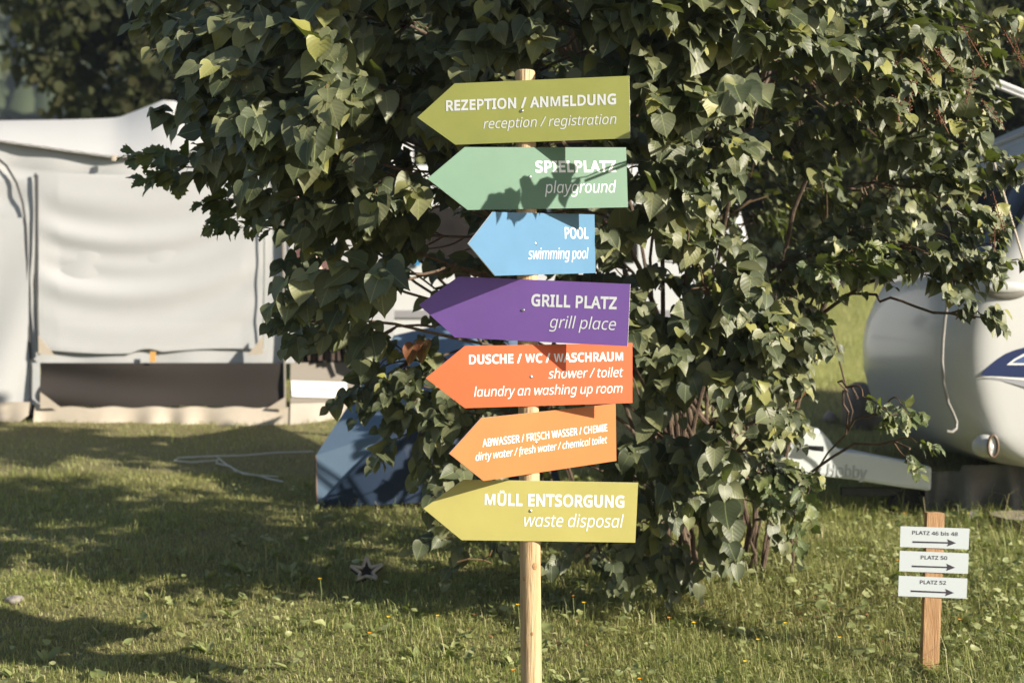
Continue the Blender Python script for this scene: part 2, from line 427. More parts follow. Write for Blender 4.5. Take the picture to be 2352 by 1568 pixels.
    me = mesh_np('twigs', np.concatenate([Vt, Vc]), np.concatenate([Ft, Fc + len(Vt)]))
    o = link('twigs', me, M['twig'], root); tag(o, kind='stuff')
    me = mesh_np('petioles', Vp, Fp); o = link('petioles', me, leaf_m, root); tag(o, kind='stuff')
    # the leaves that show largest (nearest, turned to the view, inside the frame) are parts of their own
    c = LV.mean(1); u = c[:, 0] / c[:, 1] * F + 1176; w = 784 - c[:, 2] / c[:, 1] * F
    inn = (u > 0) & (u < 2352) & (w > 0) & (w < 1568)
    face = np.abs((norm(LZ) * norm(c)).sum(1))
    score = LS / c[:, 1] ** 2.5 * (.4 + face) * inn
    # keep only those not hidden behind nearer leaves: coarse depth buffer
    cell = {}
    order = np.argsort(c[:, 1]); vis = np.zeros(len(c), bool)
    for i in order:
        if not inn[i]: continue
        kk = (int(u[i] // 26), int(w[i] // 26))
        if cell.get(kk, 0) < 1: vis[i] = True
        rr = LS[i] / c[i, 1] * F * .3 / 26
        for a in range(int(kk[0] - rr), int(kk[0] + rr) + 1):
            for b in range(int(kk[1] - rr), int(kk[1] + rr) + 1): cell[(a, b)] = 1
    score = score * (1 + 9 * vis)
    big = np.argsort(-score)[:nparts]; rest = np.setdiff1d(np.arange(len(LS)), big)
    for i in big:
        v = LV[i] - c[i]
        me = leaves_mesh('leaf', v[None], leaf_kind); me.materials.append(leaf_m)
        o = bpy.data.objects.new('leaf', me); col.objects.link(o); o.parent = root
        o.location = Vector(c[i]) - root.location
    me = leaves_mesh('foliage', LV[rest], leaf_kind); o = link('foliage', me, leaf_m, root); tag(o, kind='stuff')
    print(name, 'leaves', len(LS))
    return root

CEN = (0.7, 7.9, 0.3)
B = []
def b(px, py, d, rx, rz, ry, ls, n): B.append((px, py, d, rx, rz, ry, ls, n))
# upper left mass
b(425, 70, 6.4, 80, 110, .35, .115, 95)
b(450, 250, 6.4, 60, 80, .3, .11, 62)
b(570, 60, 6.1, 140, 130, .4, .125, 230)
b(590, 230, 6.2, 120, 110, .4, .12, 190)
b(560, 350, 6.3, 90, 60, .3, .11, 95)
b(720, 170, 5.7, 120, 130, .3, .14, 190)
b(700, 330, 5.8, 120, 100, .3, .13, 190)
b(690, 440, 6.1, 100, 80, .3, .11, 140)
b(830, 250, 5.9, 120, 130, .3, .13, 190)
b(850, 60, 6.0, 170, 120, .4, .125, 260)
b(850, 420, 6.2, 130, 90, .4, .12, 200)
b(980, 200, 6.2, 130, 190, .4, .12, 260)
b(740, 540, 6.3, 60, 60, .25, .10, 60)
b(860, 640, 5.7, 80, 65, .2, .14, 46)
b(790, 700, 5.9, 90, 80, .3, .11, 80)
b(700, 740, 6.1, 55, 60, .25, .10, 45)
b(1000, 420, 6.6, 90, 90, .4, .11, 140)
b(890, 860, 6.8, 70, 110, .3, .10, 120)
b(960, 1000, 6.9, 80, 80, .3, .10, 110)
b(1000, 900, 6.9, 80, 120, .3, .10, 120)
b(1090, 1000, 6.7, 80, 130, .3, .10, 130)
b(1080, 620, 7.0, 70, 90, .4, .11, 80)
b(830, 500, 6.5, 110, 60, .35, .11, 110)
b(960, 540, 6.7, 80, 60, .35, .105, 60)
b(720, 620, 6.4, 60, 50, .3, .10, 45)
b(800, 780, 6.5, 90, 60, .3, .10, 70)
# above and behind the signs
b(1120, 60, 5.9, 170, 120, .4, .125, 260)
b(1130, 280, 6.5, 140, 160, .4, .12, 240)
b(1350, 60, 5.8, 180, 110, .4, .13, 270)
b(1350, 260, 6.6, 180, 190, .4, .12, 260)
b(1300, 560, 7.2, 160, 160, .4, .12, 170)
b(1250, 850, 7.2, 150, 160, .4, .11, 170)
# right of the signs
b(1560, 60, 5.7, 150, 110, .4, .135, 250)
b(1530, 230, 5.9, 120, 130, .3, .125, 210)
b(1755, 215, 5.1, 60, 40, .08, .14, 12)
b(1480, 640, 7.0, 60, 90, .3, .10, 70)
b(1400, 620, 7.1, 50, 90, .3, .10, 50)
b(1130, 520, 7.2, 60, 60, .3, .10, 50)
b(1760, 60, 5.9, 150, 120, .4, .12, 240)
b(1500, 400, 6.0, 90, 120, .3, .115, 150)
b(1620, 350, 6.0, 110, 120, .3, .11, 180)
b(1400, 540, 6.0, 50, 70, .2, .11, 50)
b(1560, 530, 6.3, 90, 90, .3, .10, 90)
b(1900, 160, 6.2, 130, 160, .4, .11, 260)
b(1830, 330, 6.7, 130, 110, .4, .10, 200)
b(2050, 90, 6.3, 130, 120, .4, .11, 230)
b(2050, 260, 6.4, 130, 130, .4, .105, 260)
b(2200, 110, 6.5, 100, 100, .4, .10, 170)
b(2200, 280, 6.5, 90, 110, .4, .10, 190)
b(2180, 430, 6.5, 100, 90, .35, .10, 180)
b(2060, 430, 6.9, 110, 80, .4, .09, 130)
b(1950, 560, 6.6, 150, 70, .35, .09, 210)
b(2110, 590, 6.4, 130, 60, .3, .09, 190)
b(1800, 620, 6.8, 110, 100, .4, .09, 170)
b(2210, 640, 6.2, 90, 55, .22, .085, 90)
b(2290, 590, 6.2, 60, 40, .2, .08, 40)
b(2240, 730, 6.2, 60, 40, .15, .075, 40)
b(1640, 660, 6.5, 110, 80, .3, .13, 140)
b(1640, 780, 6.5, 130, 90, .25, .14, 130)
b(1560, 830, 6.7, 90, 90, .3, .12, 100)
b(1500, 780, 6.4, 60, 120, .3, .10, 90)
b(1760, 800, 6.4, 90, 120, .3, .10, 180)
b(1830, 820, 6.7, 55, 120, .3, .07, 130)
b(1790, 940, 6.6, 70, 80, .3, .08, 120)
b(1640, 990, 6.6, 90, 75, .2, .145, 60)
b(1640, 1060, 6.7, 90, 70, .2, .125, 80)
b(1500, 1020, 6.7, 70, 80, .25, .12, 80)
b(1450, 1110, 6.8, 60, 50, .2, .10, 50)
b(1740, 1060, 6.9, 80, 60, .3, .08, 100)
b(1490, 1240, 7.1, 110, 60, .2, .10, 120)
b(1610, 1180, 6.9, 90, 60, .2, .11, 70)
b(1700, 1160, 7.1, 70, 60, .2, .09, 50)
b(1350, 1270, 6.9, 110, 30, .3, .09, 70)
b(1080, 1240, 6.9, 60, 30, .2, .085, 40)
# unseen crown foliage added forward above the frame to shade the left leaves
b(1750, -420, 5.1, 330, 120, .35, .12, 420)
b(2150, -420, 5.2, 300, 160, .4, .12, 400)
b(1400, -330, 5.4, 330, 120, .3, .12, 420)
b(900, -160, 5.9, 300, 120, .4, .12, 300)
# deep, sparse foliage behind
b(1300, 150, 8.0, 600, 420, .35, .12, 1100)
b(1850, 150, 7.9, 500, 420, .35, .12, 1000)
b(700, 150, 7.8, 330, 330, .4, .12, 500)
b(1650, 520, 8.4, 350, 200, .6, .11, 500)
b(1200, 480, 8.6, 160, 180, .6, .11, 160)
b(1650, 900, 8.3, 180, 280, .5, .11, 380)
b(1150, 1000, 8.0, 220, 200, .5, .10, 260)
b(1400, -250, 6.9, 900, 220, .8, .12, 900)
b(2000, -200, 7.2, 400, 200, .7, .12, 500)
b(1950, 500, 7.9, 220, 150, .4, .10, 200)
bush('lilac_bush', 'large spreading lilac bush with heart-shaped leaves behind the coloured arrow signs', 'bush', B, (1.0, 7.75), CEN, 'lilac', M['lilac'], 300, base_spread=.16, stem_r=.0125)
S = []
B = S
b(1830, 1120, 6.7, 90, 45, .2, .10, 60)
b(1730, 1110, 6.8, 70, 60, .25, .09, 50)
b(2070, 940, 6.5, 75, 45, .15, .075, 40)
b(2090, 1030, 6.5, 45, 45, .12, .07, 24)
b(1970, 915, 6.5, 40, 25, .1, .07, 12)
b(1890, 700, 6.7, 50, 60, .2, .055, 40)
b(1930, 600, 6.3, 110, 40, .2, .11, 60)
b(465, 390, 6.5, 60, 35, .2, .11, 60)
b(590, 470, 6.5, 60, 45, .2, .09, 60)
b(640, 520, 6.5, 40, 45, .2, .08, 30)
bush('serrated_leaf_shrub', 'thin low shrub with serrated oval leaves growing into the right side of the lilac', 'shrub', S[:7], (1.35, 7.5), CEN, 'serrate', M['serrate'], 90, base_spread=.08, stem_r=.008, droop=.5)
bush('wild_vine', 'small vine of jagged dark leaves hanging before the white awning', 'vine', S[7:], (.4, 7.6), CEN, 'serrate', M['serrate'], 30, base_spread=.05, stem_r=.008, droop=.5, aspect=1.3)

# ------------------------------------------------------------------ trees beyond
def tree(name, x, y, h, blobs, label, size, n, seed, lowcut=.25):
    r = np.random.default_rng(seed); z0 = float(gz2(x, y))
    root = empty(name, (x, y, z0), label, 'tree')
    mb = MB(); top = Vector((x + .3, y, z0 + h * .75))
    mb.tube([Vector((x, y, z0 - .2)), Vector((x + .1, y, z0 + h * .25)), Vector((x + .15, y + .1, z0 + h * .5)), top], [h * .028, h * .02, h * .014, h * .006], 10)
    mb.build('trunk', M['bark'], root, smooth=True)
    for (bx, by, bzz, br) in blobs[::2]:
        mb = MB(); s = Vector((x + .1, y, z0 + h * .3)); e = Vector((x + bx, y + by, z0 + bzz))
        mb.tube([s, (s + e) / 2 + Vector((0, 0, .3)), e], [h * .012, h * .008, h * .003], 6); mb.build('limb', M['bark'], root, smooth=True)
    P = []
    for (bx, by, bzz, br) in blobs:
        # sub-clumps in every lobe, leaves in every sub-clump
        k = max(4, int(26 * br)); c = r.normal(0, 1, (k, 3)); c = norm(c) * (r.uniform(.35, 1, (k, 1)) ** .5) * br
        m = int(n * br ** 2 / sum(q[3] ** 2 for q in blobs) / k)
        for q in c:
            P.append(np.array([x + bx, y + by, z0 + bzz]) + q + r.normal(0, 1, (m, 3)) * np.array([.34, .34, .2]) * br * .42)
    P = np.concatenate(P); nn = len(P)
    out = norm(P - np.array([x, y, z0 + h * .55]))
    Y = norm(r.normal(0, .7, (nn, 3)) + np.array([0, 0, -.5])); Z = norm(out + r.normal(0, .6, (nn, 3)) + np.array([0, 0, .5]))
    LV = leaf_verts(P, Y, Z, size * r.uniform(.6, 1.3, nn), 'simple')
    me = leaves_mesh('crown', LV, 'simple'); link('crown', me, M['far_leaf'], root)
    return root
tree('broadleaf_tree', -5.6, 27, 12, [(-1.2, -1.5, 3.6, 1.9), (1.2, -1.2, 3.4, 2.0), (-2.1, 0, 5.6, 2.0), (.3, -1.2, 6.0, 2.5), (2.8, -.2, 5.4, 2.3), (-1.3, 0, 8.2, 2.2), (1.6, 0, 8.6, 2.5), (0, 0, 10.5, 1.9), (4.6, .5, 3.8, 2.0), (4.5, 0, 7.2, 2.2)],
     'dark broad-crowned tree rising behind the white awning roof', .24, 52000, 3)
tree('bushy_tree', 1.2, 31, 12, [(-2, 0, 3.2, 2.4), (1.5, -1, 3.3, 2.6), (-1.5, 0, 6.6, 2.6), (2.2, 0, 6.4, 2.8), (.2, 0, 9.4, 2.8), (3.9, 0, 3.8, 2.3)],
     'dark tree glimpsed through the middle of the lilac', .25, 26000, 4)
tree('tall_tree', 9.6, 23, 13, [(-1.6, 0, 3.8, 2.0), (1.2, -1, 3.3, 2.3), (-1.7, 0, 6.4, 2.2), (1.2, 0, 6.8, 2.6), (.2, 0, 9.6, 2.4), (3.2, 0, 4.6, 2.5), (3, 0, 8, 2.5)],
     'dark tree in the top right corner above the caravan roof', .24, 40000, 5)
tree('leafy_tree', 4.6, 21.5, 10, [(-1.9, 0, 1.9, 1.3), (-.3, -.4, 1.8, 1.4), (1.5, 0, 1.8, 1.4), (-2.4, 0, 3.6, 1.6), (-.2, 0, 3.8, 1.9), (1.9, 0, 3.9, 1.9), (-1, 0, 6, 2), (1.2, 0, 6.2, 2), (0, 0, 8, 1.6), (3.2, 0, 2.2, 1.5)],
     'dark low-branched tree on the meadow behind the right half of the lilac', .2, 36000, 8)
tree('shade_tree', 15.5, 20.5, 13, [(-1.6, 0, 3.8, 2.6), (1.2, -1, 3.3, 2.6), (-1.2, 0, 6.4, 2.8), (1.2, 0, 6.8, 2.8), (.2, 0, 9.6, 2.6), (0, 0, 11, 2)],  # out of view, added to keep the tree above the caravan in shade
     'tree standing to the right of the one above the caravan', .3, 12000, 6)

# ------------------------------------------------------------------ white caravan awning (left)
M['canvas'] = mat('white_canvas', (.54, .55, .555), .75, noise=(3, (.50, .51, .51), .5), bump=(700, .15), trans=.12)
M['canvas_roof'] = mat('white_roof_canvas', (.60, .60, .59), .6, noise=(2, (.56, .56, .55), .5), trans=.1)
M['brown_canvas'] = mat('brown_canvas', (.032, .026, .023), .8, bump=(600, .15))
M['grey_canvas'] = mat('grey_brown_canvas', (.20, .18, .155), .8, bump=(600, .1))
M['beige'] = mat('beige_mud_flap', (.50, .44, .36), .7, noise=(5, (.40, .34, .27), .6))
M['black'] = mat('black_zip', (.012, .012, .014), .5)
M['seam'] = mat('grey_seam', (.10, .12, .10), .7)
M['pole_pink'] = mat('pale_strap', (.55, .42, .34), .6)
M['dark_glass'] = mat('dark_window', (.02, .018, .018), .15, noise=(6, (.035, .03, .028), .7))
M['curtain'] = mat('brown_curtain', (.035, .024, .02), .8, noise=(14, (.06, .04, .025), .6), stretch=(3, 3, .3))
M['orange_strap'] = mat('orange_strap', (.60, .34, .10), .7)
M['label_white'] = mat('label_white', (.78, .80, .80), .4)
aw = empty('caravan_awning', tuple(at(350, 970, 11.5)), 'large white canvas awning with brown skirt and sagging panels on the left', 'awning')
D0 = 11.5
def lerp_poly(pts, x):
    return float(np.interp(x, [p[0] for p in pts], [p[1] for p in pts]))
def fold_depth(px, py, amp=1.0):
    """sagging folds hanging from both sides, deepest left of the middle"""
    t = (px - 85) / 520.0
    s = py + 95 * (t - .36) ** 2 * 1.9 - 20 * np.sin(t * 3)
    w = .35 + .65 * np.clip(1.15 - abs(t - .12) * 1.0, 0, 1)
    f = np.sin(s / 11.0 + .8 * np.sin(s / 47.0) + .7 * np.sin(t * 4)) * .5 + np.sin(s / 19.3 + 1.3 + t * 1.5) * .8 + np.sin(s / 43 + t * 2) * .9
    e = min(1, max(0, min(t, 1 - t)) * 9 + .12)
    return f * w * e * .013 * amp
def awning_sheet(name, x0, x1, y0f, y1f, d, m, nx=40, ny=30, fn=None, th=.006, parent=aw, drec=0):
    G = []
    for j in range(ny + 1):
        row = []
        for i in range(nx + 1):
            px = x0 + (x1 - x0) * i / nx; ya = y0f(px) if callable(y0f) else y0f; yb = y1f(px) if callable(y1f) else y1f
            py = ya + (yb - ya) * j / ny
            dd = d + (fn(px, py) if fn else 0) + drec * (px - x0) / (x1 - x0)
            row.append(at(px, py, d) * 1.0 if False else Vector(((px - 1176) / F * d, dd, (784 - py) / F * d)))
        G.append(row)
    mb = MB(); mb.sheet(G, th); return mb.build(name, m, parent, smooth=True)
eave = [(-400, 290), (0, 322), (130, 341), (262, 359), (430, 345), (650, 372), (950, 405)]
ridge = [(-400, 296), (0, 277), (150, 275), (270, 271), (330, 248), (385, 226), (440, 248), (520, 262), (700, 278), (950, 330)]
awning_sheet('front_wall', -400, 666, lambda x: lerp_poly(eave, x) + 2, 834, 11.56, M['canvas'], 60, 40,
             lambda x, y: .012 * math.sin(y / 14 + x / 60) * max(0, 1 - abs(x - 20) / 60) + .02 * math.exp(-((y - 385 - .12 * x) / 9) ** 2) * (x > 0) + .008 * math.sin(x / 27 + y / 60) )
flap_top = lambda x: 396 + 6 * math.sin((x - 85) / 165)
flap_bot = lambda x: 806 + 6 * math.sin((x - 85) / 520 * math.pi * 2 - .6) + (-9 if 300 < x < 372 else 0) * math.cos((x - 336) / 72 * math.pi) ** 1
awning_sheet('window_flap', 88, 604, flap_top, flap_bot, 11.54, M['canvas'], 110, 110, lambda x, y: fold_depth(x, y) - .012 * min(1, max(0, (y - 740) / 60)), th=.008)
for (xa, xb, ya, s) in ((88, 125, 812, 1), (568, 604, 812, -1)):
    mb = MB(); A = at(xa if s > 0 else xb, ya, 11.46); Bq = at(xb if s > 0 else xa, ya + 4, 11.46); Cq = at(xa if s > 0 else xb, ya - 42, 11.46)
    mb.prism([A, Bq, Cq], (0, .004, 0)); mb.build('corner_patch', M['beige'], aw)
awning_sheet('brown_skirt', 90, 654, 833, lambda x: 934 + 3 * math.sin(x / 40), 11.53, M['brown_canvas'], 70, 24,
             lambda x, y: .03 * math.sin((y - 835 - .05 * (x - 90) - 14 * math.sin((x - 90) / 180)) / 15) * max(0.15, 1 - (x - 90) / 420) + .01 * math.sin(x / 60))
awning_sheet('skirt_border', 70, 91, 833, 930, 11.53, M['canvas'], 4, 10)
hem = lambda x: 978 + 7 * math.sin(x / 33) * math.sin(x / 71 + 1) + (-13 * math.exp(-((x - 75) / 9) ** 2)) - 9 * math.exp(-((x - 593) / 16) ** 2) - 7 * math.exp(-((x - 860) / 16) ** 2) + (x - 100) * .012 - (22 if x < 60 else 0)
fd = lambda x, y: .02 * math.sin(x / 19 + 2 * math.sin(x / 63)) * (y - 915) / 60 - .05 * max(0, (y - 925) / 60)
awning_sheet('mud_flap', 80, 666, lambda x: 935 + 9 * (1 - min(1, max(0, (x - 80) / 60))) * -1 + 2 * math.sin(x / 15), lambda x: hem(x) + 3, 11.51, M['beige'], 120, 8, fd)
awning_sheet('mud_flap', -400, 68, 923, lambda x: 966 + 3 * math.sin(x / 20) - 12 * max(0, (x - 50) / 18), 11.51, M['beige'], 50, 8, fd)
awning_sheet('door_panel', -400, 66, 500, 926, 11.525, M['canvas'], 40, 30, lambda x, y: .03 * math.sin((x * 1.1 + y * .45) / 34) * (y - 500) / 400)
# side wall, running back to the right
awning_sheet('side_skirt', 667, 905, 833, 925, 11.53, M['grey_canvas'], 20, 8, lambda x, y: .006 * math.sin(y / 13), drec=.5)
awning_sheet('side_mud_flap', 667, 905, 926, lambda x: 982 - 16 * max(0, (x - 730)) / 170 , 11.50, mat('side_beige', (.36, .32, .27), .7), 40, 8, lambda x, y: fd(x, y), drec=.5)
awning_sheet('side_window', 676, 846, 600, 833, 11.60, M['dark_glass'], 6, 6, drec=.4)
for i, (xa, xb) in enumerate(((682, 702), (708, 724), (732, 752), (760, 790))):
    awning_sheet('curtain', xa, xb, lambda x: 655 + (x - 680) * .4, 828, 11.585, M['curtain'], 10, 6, lambda x, y: .02 * math.sin(x / 2.3), drec=.05)
awning_sheet('side_wall', 664, 678, 372, 833, 11.50, M['canvas'], 4, 20)
awning_sheet('side_trim', 679, 700, 385, 640, 11.52, mat('maroon_trim', (.13, .065, .06), .8), 4, 20)
def quad(name, P, d, m, th=.01, parent=aw):
    mb = MB(); mb.prism([at(x, y, dd) for x, y, dd in [(p[0], p[1], p[2] if len(p) > 2 else d) for p in P]], (0, th, 0)); return mb.build(name, m, parent)
quad('side_panel', [(700, 380), (905, 405), (905, 833), (826, 833), (712, 520), (700, 440)], 11.62, M['canvas'])
mb = MB(); mb.tube([at(668, 385, 11.47), at(690, 470, 11.47), at(716, 570, 11.5), at(770, 720, 11.55), at(822, 840, 11.6)], .022, 8); mb.build('strap', M['pole_pink'], aw, smooth=True)
mb = MB(); mb.sheet([[at(720, 520, 11.58), at(735, 520, 11.58)], [at(775, 640, 11.58), at(700, 645, 11.58)]], .01); mb.build('side_trim', mat('mauve_canvas', (.17, .10, .09), .8), aw)
G = [[Vector(at(x, lerp_poly(eave, x) * (1 - t) + lerp_poly(ridge, x) * t, 11.49 + 1.8 * t)) + Vector((0, 0, .03 * math.sin(t * math.pi))) for x in range(-400, 951, 25)] for t in np.linspace(0, 1, 9)]
mb = MB(); mb.sheet(G, .012, (0, 0, -1)); mb.build('roof', M['canvas_roof'], aw, smooth=True)
G = [[at(x, lerp_poly(eave, x) + dy + .8 * math.sin(x / 6), 11.485 + dy * .004) for x in range(-400, 951, 12)] for dy in (0, 5)]
mb = MB(); mb.sheet(G, .006); mb.build('eave_piping', mat('eave_brown', (.20, .15, .12), .8), aw, smooth=True)  # brown strip painted in for the shadow line under the eave
mb = MB(); mb.box(at(455, 367, 11.36) if False else at(262, 363, 11.46), (.035, .02, .05)); mb.build('toggle', M['beige'], aw, bevel=.004)
mb = MB(); mb.tube([at(*p, 11.525) for p in ((-60, 330), (-20, 352), (14, 380), (38, 420), (52, 465), (60, 520), (63, 600), (62, 700), (68, 790), (72, 850), (71, 905), (70, 950))], .010, 6); mb.build('zip', M['black'], aw, smooth=True)
mb = MB(); mb.tube([at(*p, 11.525) for p in ((82, 398), (83, 470), (83, 560), (81, 640), (85, 720), (86, 760), (90, 815))], .010, 6); mb.build('zip', M['black'], aw, smooth=True)
mb = MB(); mb.tube([at(606, 400, 11.5), at(607, 600, 11.5), at(604, 800, 11.5)], .006, 5); mb.build('seam', M['seam'], aw, smooth=True)
mb = MB(); mb.tube([at(648, 380, 11.53), at(650, 600, 11.53), at(653, 833, 11.51), at(654, 935, 11.5)], .012, 6); mb.build('seam', M['grey_canvas'], aw, smooth=True)
mb = MB(); mb.box(at(351, 819, 11.48), (.045, .008, .085)); mb.build('buckle_strap', M['orange_strap'], aw)
mb = MB(); mb.box(at(71, 950, 11.62), (.12, .02, .16)); mb.build('door_gap', M['black'], aw)  # black box stands in for the shade inside the gap
quad('skirt_corner', [(92, 900), (140, 936), (92, 938)], 11.47, M['beige'], .004)
quad('skirt_corner', [(654, 912), (654, 940), (612, 938)], 11.47, M['beige'], .004)
sidez = lambda x: 11.53 + .5 * (x - 667) / 238
lab = [(669, 874), (788, 880), (788, 917), (671, 910)]
mb = MB(); mb.prism([Vector(((x - 1176) / F * 11.53, sidez(x) - .012, (784 - y) / F * 11.53)) for x, y in lab], (0, .004, 0)); label_o = mb.build('brand_label', M['label_white'], aw)

# ------------------------------------------------------------------ blue tent
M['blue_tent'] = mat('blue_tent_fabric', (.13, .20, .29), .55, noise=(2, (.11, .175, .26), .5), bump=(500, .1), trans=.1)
M['navy'] = mat('navy_tent_fabric', (.010, .028, .065), .6, noise=(2, (.008, .022, .05), .5), bump=(500, .1))  # shade on the front wall painted as a darker blue than the flysheet
bt = empty('blue_tent', tuple(at(900, 1170, 9.0)), 'small blue ridge tent half hidden behind the bush left of the signpost', 'tent')
A0 = at(725, 1046, 8.95); A1 = at(728, 1166, 8.9); C0 = at(905, 985, 8.95); C1 = at(1030, 1150, 9.0)
rid0 = at(905, 770, 9.7); rid1 = at(1210, 700, 10.4); back1 = at(1330, 930, 9.5)
mb = MB(); mb.prism([A1, C0, rid0, A0], (0.01, .01, -.01)); mb.build('flysheet', M['blue_tent'], bt)
mb = MB(); mb.prism([C0, at(1240, 935, 9.2), rid1, rid0], (0, .012, -.01)); mb.build('roof_panel', M['blue_tent'], bt)
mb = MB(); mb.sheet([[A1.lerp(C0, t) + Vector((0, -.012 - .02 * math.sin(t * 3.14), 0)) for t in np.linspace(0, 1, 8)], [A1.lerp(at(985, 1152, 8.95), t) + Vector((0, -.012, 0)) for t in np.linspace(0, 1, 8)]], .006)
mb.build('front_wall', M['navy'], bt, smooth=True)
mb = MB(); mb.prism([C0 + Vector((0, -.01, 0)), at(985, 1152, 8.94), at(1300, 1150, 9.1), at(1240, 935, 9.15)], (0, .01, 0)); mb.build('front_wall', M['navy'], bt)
mb = MB(); mb.tube([at(1010, 985, 8.98) + Vector((0, -.04, 0)), at(1012, 1145, 8.96) + Vector((0, -.04, 0))], .010, 6); mb.build('zip', mat('grey_zip', (.3, .3, .32), .6), bt)
mb = MB(); mb.prism([A1 + Vector((.02, 0, -.02)), at(985, 1156, 8.97), at(1300, 1156, 9.1), at(1300, 1178, 9.12), at(740, 1176, 8.95)], (0, .02, 0)); mb.build('groundsheet', M['black'], bt)
mb = MB(); mb.tube([A1, at(712, 1178, 8.82), at(697, 1184, 8.75)], .008, 5); mb.tube([at(700, 1186, 8.78), at(716, 1176, 8.83), at(730, 1170, 8.87)], .012, 5); mb.build('peg_strap', M['black'], bt)
mb = MB(); mb.tube([A0, A1], .009, 6); mb.build('corner_pole', mat('brown_hem', (.12, .08, .06), .7), bt)
mb = MB(); mb.prism([A0, A1, at(1300, 1150, 10.9), at(1200, 900, 11)], (0, .01, 0)); mb.build('rear_wall', M['blue_tent'], bt)

# ------------------------------------------------------------------ second caravan seen through gaps in the bush
M['white_gel'] = mat('white_bodywork', (.62, .64, .64), .3, coat=.3)
M['tyre'] = mat('tyre', (.02, .02, .02), .8)
M['steel'] = mat('steel', (.5, .5, .5), .35, metal=1)
pc = empty('parked_caravan', tuple(at(1330, 905, 13.0)), 'white caravan with blue stripe glimpsed through gaps in the middle of the bush', 'caravan')
prof = [(-1.55, -.12), (-1.5, -.2), (2.0, -.2), (2.15, .0), (2.2, .8), (2.05, 1.35), (1.7, 1.62), (-1.0, 1.62), (-1.35, 1.3), (-1.6, .6)]
mb = MB(); mb.prism([Vector((x, 13.0, z)) for x, z in prof], (0, 2.0, 0)); mb.build('body', M['white_gel'], pc, bevel=.06)
for xa, xb in ((-1.0, -.25), (.35, 1.15)):
    mb = MB(); mb.box((.5 * (xa + xb), 12.985, .98), (xb - xa, .03, .5)); w = mb.build('window', M['dark_glass'], pc, bevel=.01)
mb = MB(); mb.box((-.86, 12.97, .86), (.045, .02, .34)); mb.build('blue_stripe', mat('stripe_blue', (.05, .25, .5), .4), pc)
mb = MB(); mb.box((.3, 12.985, .25), (3.4, .012, .07)); mb.build('grey_stripe', mat('stripe_grey', (.3, .3, .32), .4), pc)
for yy in (13.05, 14.85):
    mb = MB(); mb.tube([Vector((.4, yy, -.22)), Vector((.4, yy + .18, -.22))], .25, 20); mb.build('wheel', M['tyre'], pc)

# ------------------------------------------------------------------ caravan at the right edge
M['gel'] = mat('grey_white_bodywork', (.52, .53, .53), .35, coat=.25, noise=(1.2, (.48, .49, .49), .4))
M['grey_plastic'] = mat('grey_drawbar_cover', (.62, .66, .67), .5, bump=(200, .1))
M['tint'] = mat('tinted_acrylic', (.012, .016, .028), .12, coat=.5)
M['navy_decal'] = mat('navy_decal', (.01, .022, .09), .35)
M['blue_decal'] = mat('blue_decal', (.06, .10, .24), .35)
M['grey_decal'] = mat('grey_decal', (.30, .31, .35), .4)
M['rubber'] = mat('grey_rubber', (.20, .195, .18), .5)
cv = empty('touring_caravan', tuple(at(2352, 1200, 8.6)), 'pale grey touring caravan nose with blue decal at the right edge', 'caravan')
YN, YF = 8.3, 10.5; YC = (YN + YF) / 2
PZ = [(-.80, .95), (-.785, .62), (-.74, .36), (-.66, .20), (-.54, .10), (-.40, .04), (-.2, .0), (0, .0), (.15, .03), (.3, .09), (.45, .17), (.7, .31), (.95, .45), (1.12, .55), (1.25, .66), (1.38, .82), (1.48, 1.05), (1.55, 1.4), (1.58, 1.9)]
def dxz(z): return float(np.interp(z, [p[0] for p in PZ], [p[1] for p in PZ]))
X0 = 2.53
def plan(t):
    """t 0..1: side from the right end to the nose corner, round to the far corner"""
    if t < .35: return (X0 + .30 + (1 - t / .35) * 4.2, YN, 0.0)
    if t > .9: return (X0 + .30 + (t - .9) / .1 * 4.2, YF, 0.0)
    a = (t - .35) / .55 * math.pi
    cy_ = math.cos(a); sy = math.sin(a)
    return (X0 + .30 - .30 * abs(sy) ** .6, YC - (YF - YN) / 2 * math.copysign(abs(cy_) ** .62, cy_), 1.0)
def nose(t, z, off=0.0):
    x, y, f = plan(t); w = max(0, min(1, 1 - (x - X0 - .42) / 3.0)) 
    # panel bulges a little
    bul = .05 * math.cos(max(-1, min(1, (z - .1) / .75)) * 1.4) if f else .03 * math.cos(max(-1, min(1, (z - .1) / .75)) * 1.4)
    p = Vector((x + dxz(z) * w, y, z))
    e = 1e-3; x2, y2, _ = plan(min(t + e, 1)); x1, y1, _ = plan(max(t - e, 0)); tn = Vector((x2 - x1, y2 - y1, 0)).normalized()
    n = Vector((-tn.y, tn.x, 0)) ; n = -n if n.dot(Vector((x - X0 - 2, y - YC, 0))) < 0 else n
    # lower edge rolls under along the side too
    und = .10 * max(0, (-.55 - z) / .25) ** 2
    return p + n * (bul + off - und)
ts = sorted(set([round(v, 4) for v in list(np.linspace(0, .35, 13)) + list(np.linspace(.35, .9, 60)) + list(np.linspace(.9, 1, 6))]))
zs = [p[0] for p in PZ]; zs = sorted(set(list(np.interp(np.linspace(0, len(zs) - 1, 46), range(len(zs)), zs))))
mb = MB(); mb.grid([[nose(t, z) for t in ts] for z in zs]); nr = len(ts)
mb.add([nose(t, zs[-1]) for t in ts], [tuple(range(nr))]); mb.add([nose(t, zs[0]) for t in ts], [tuple(range(nr))])
mb.build('body', M['gel'], cv, smooth=True)
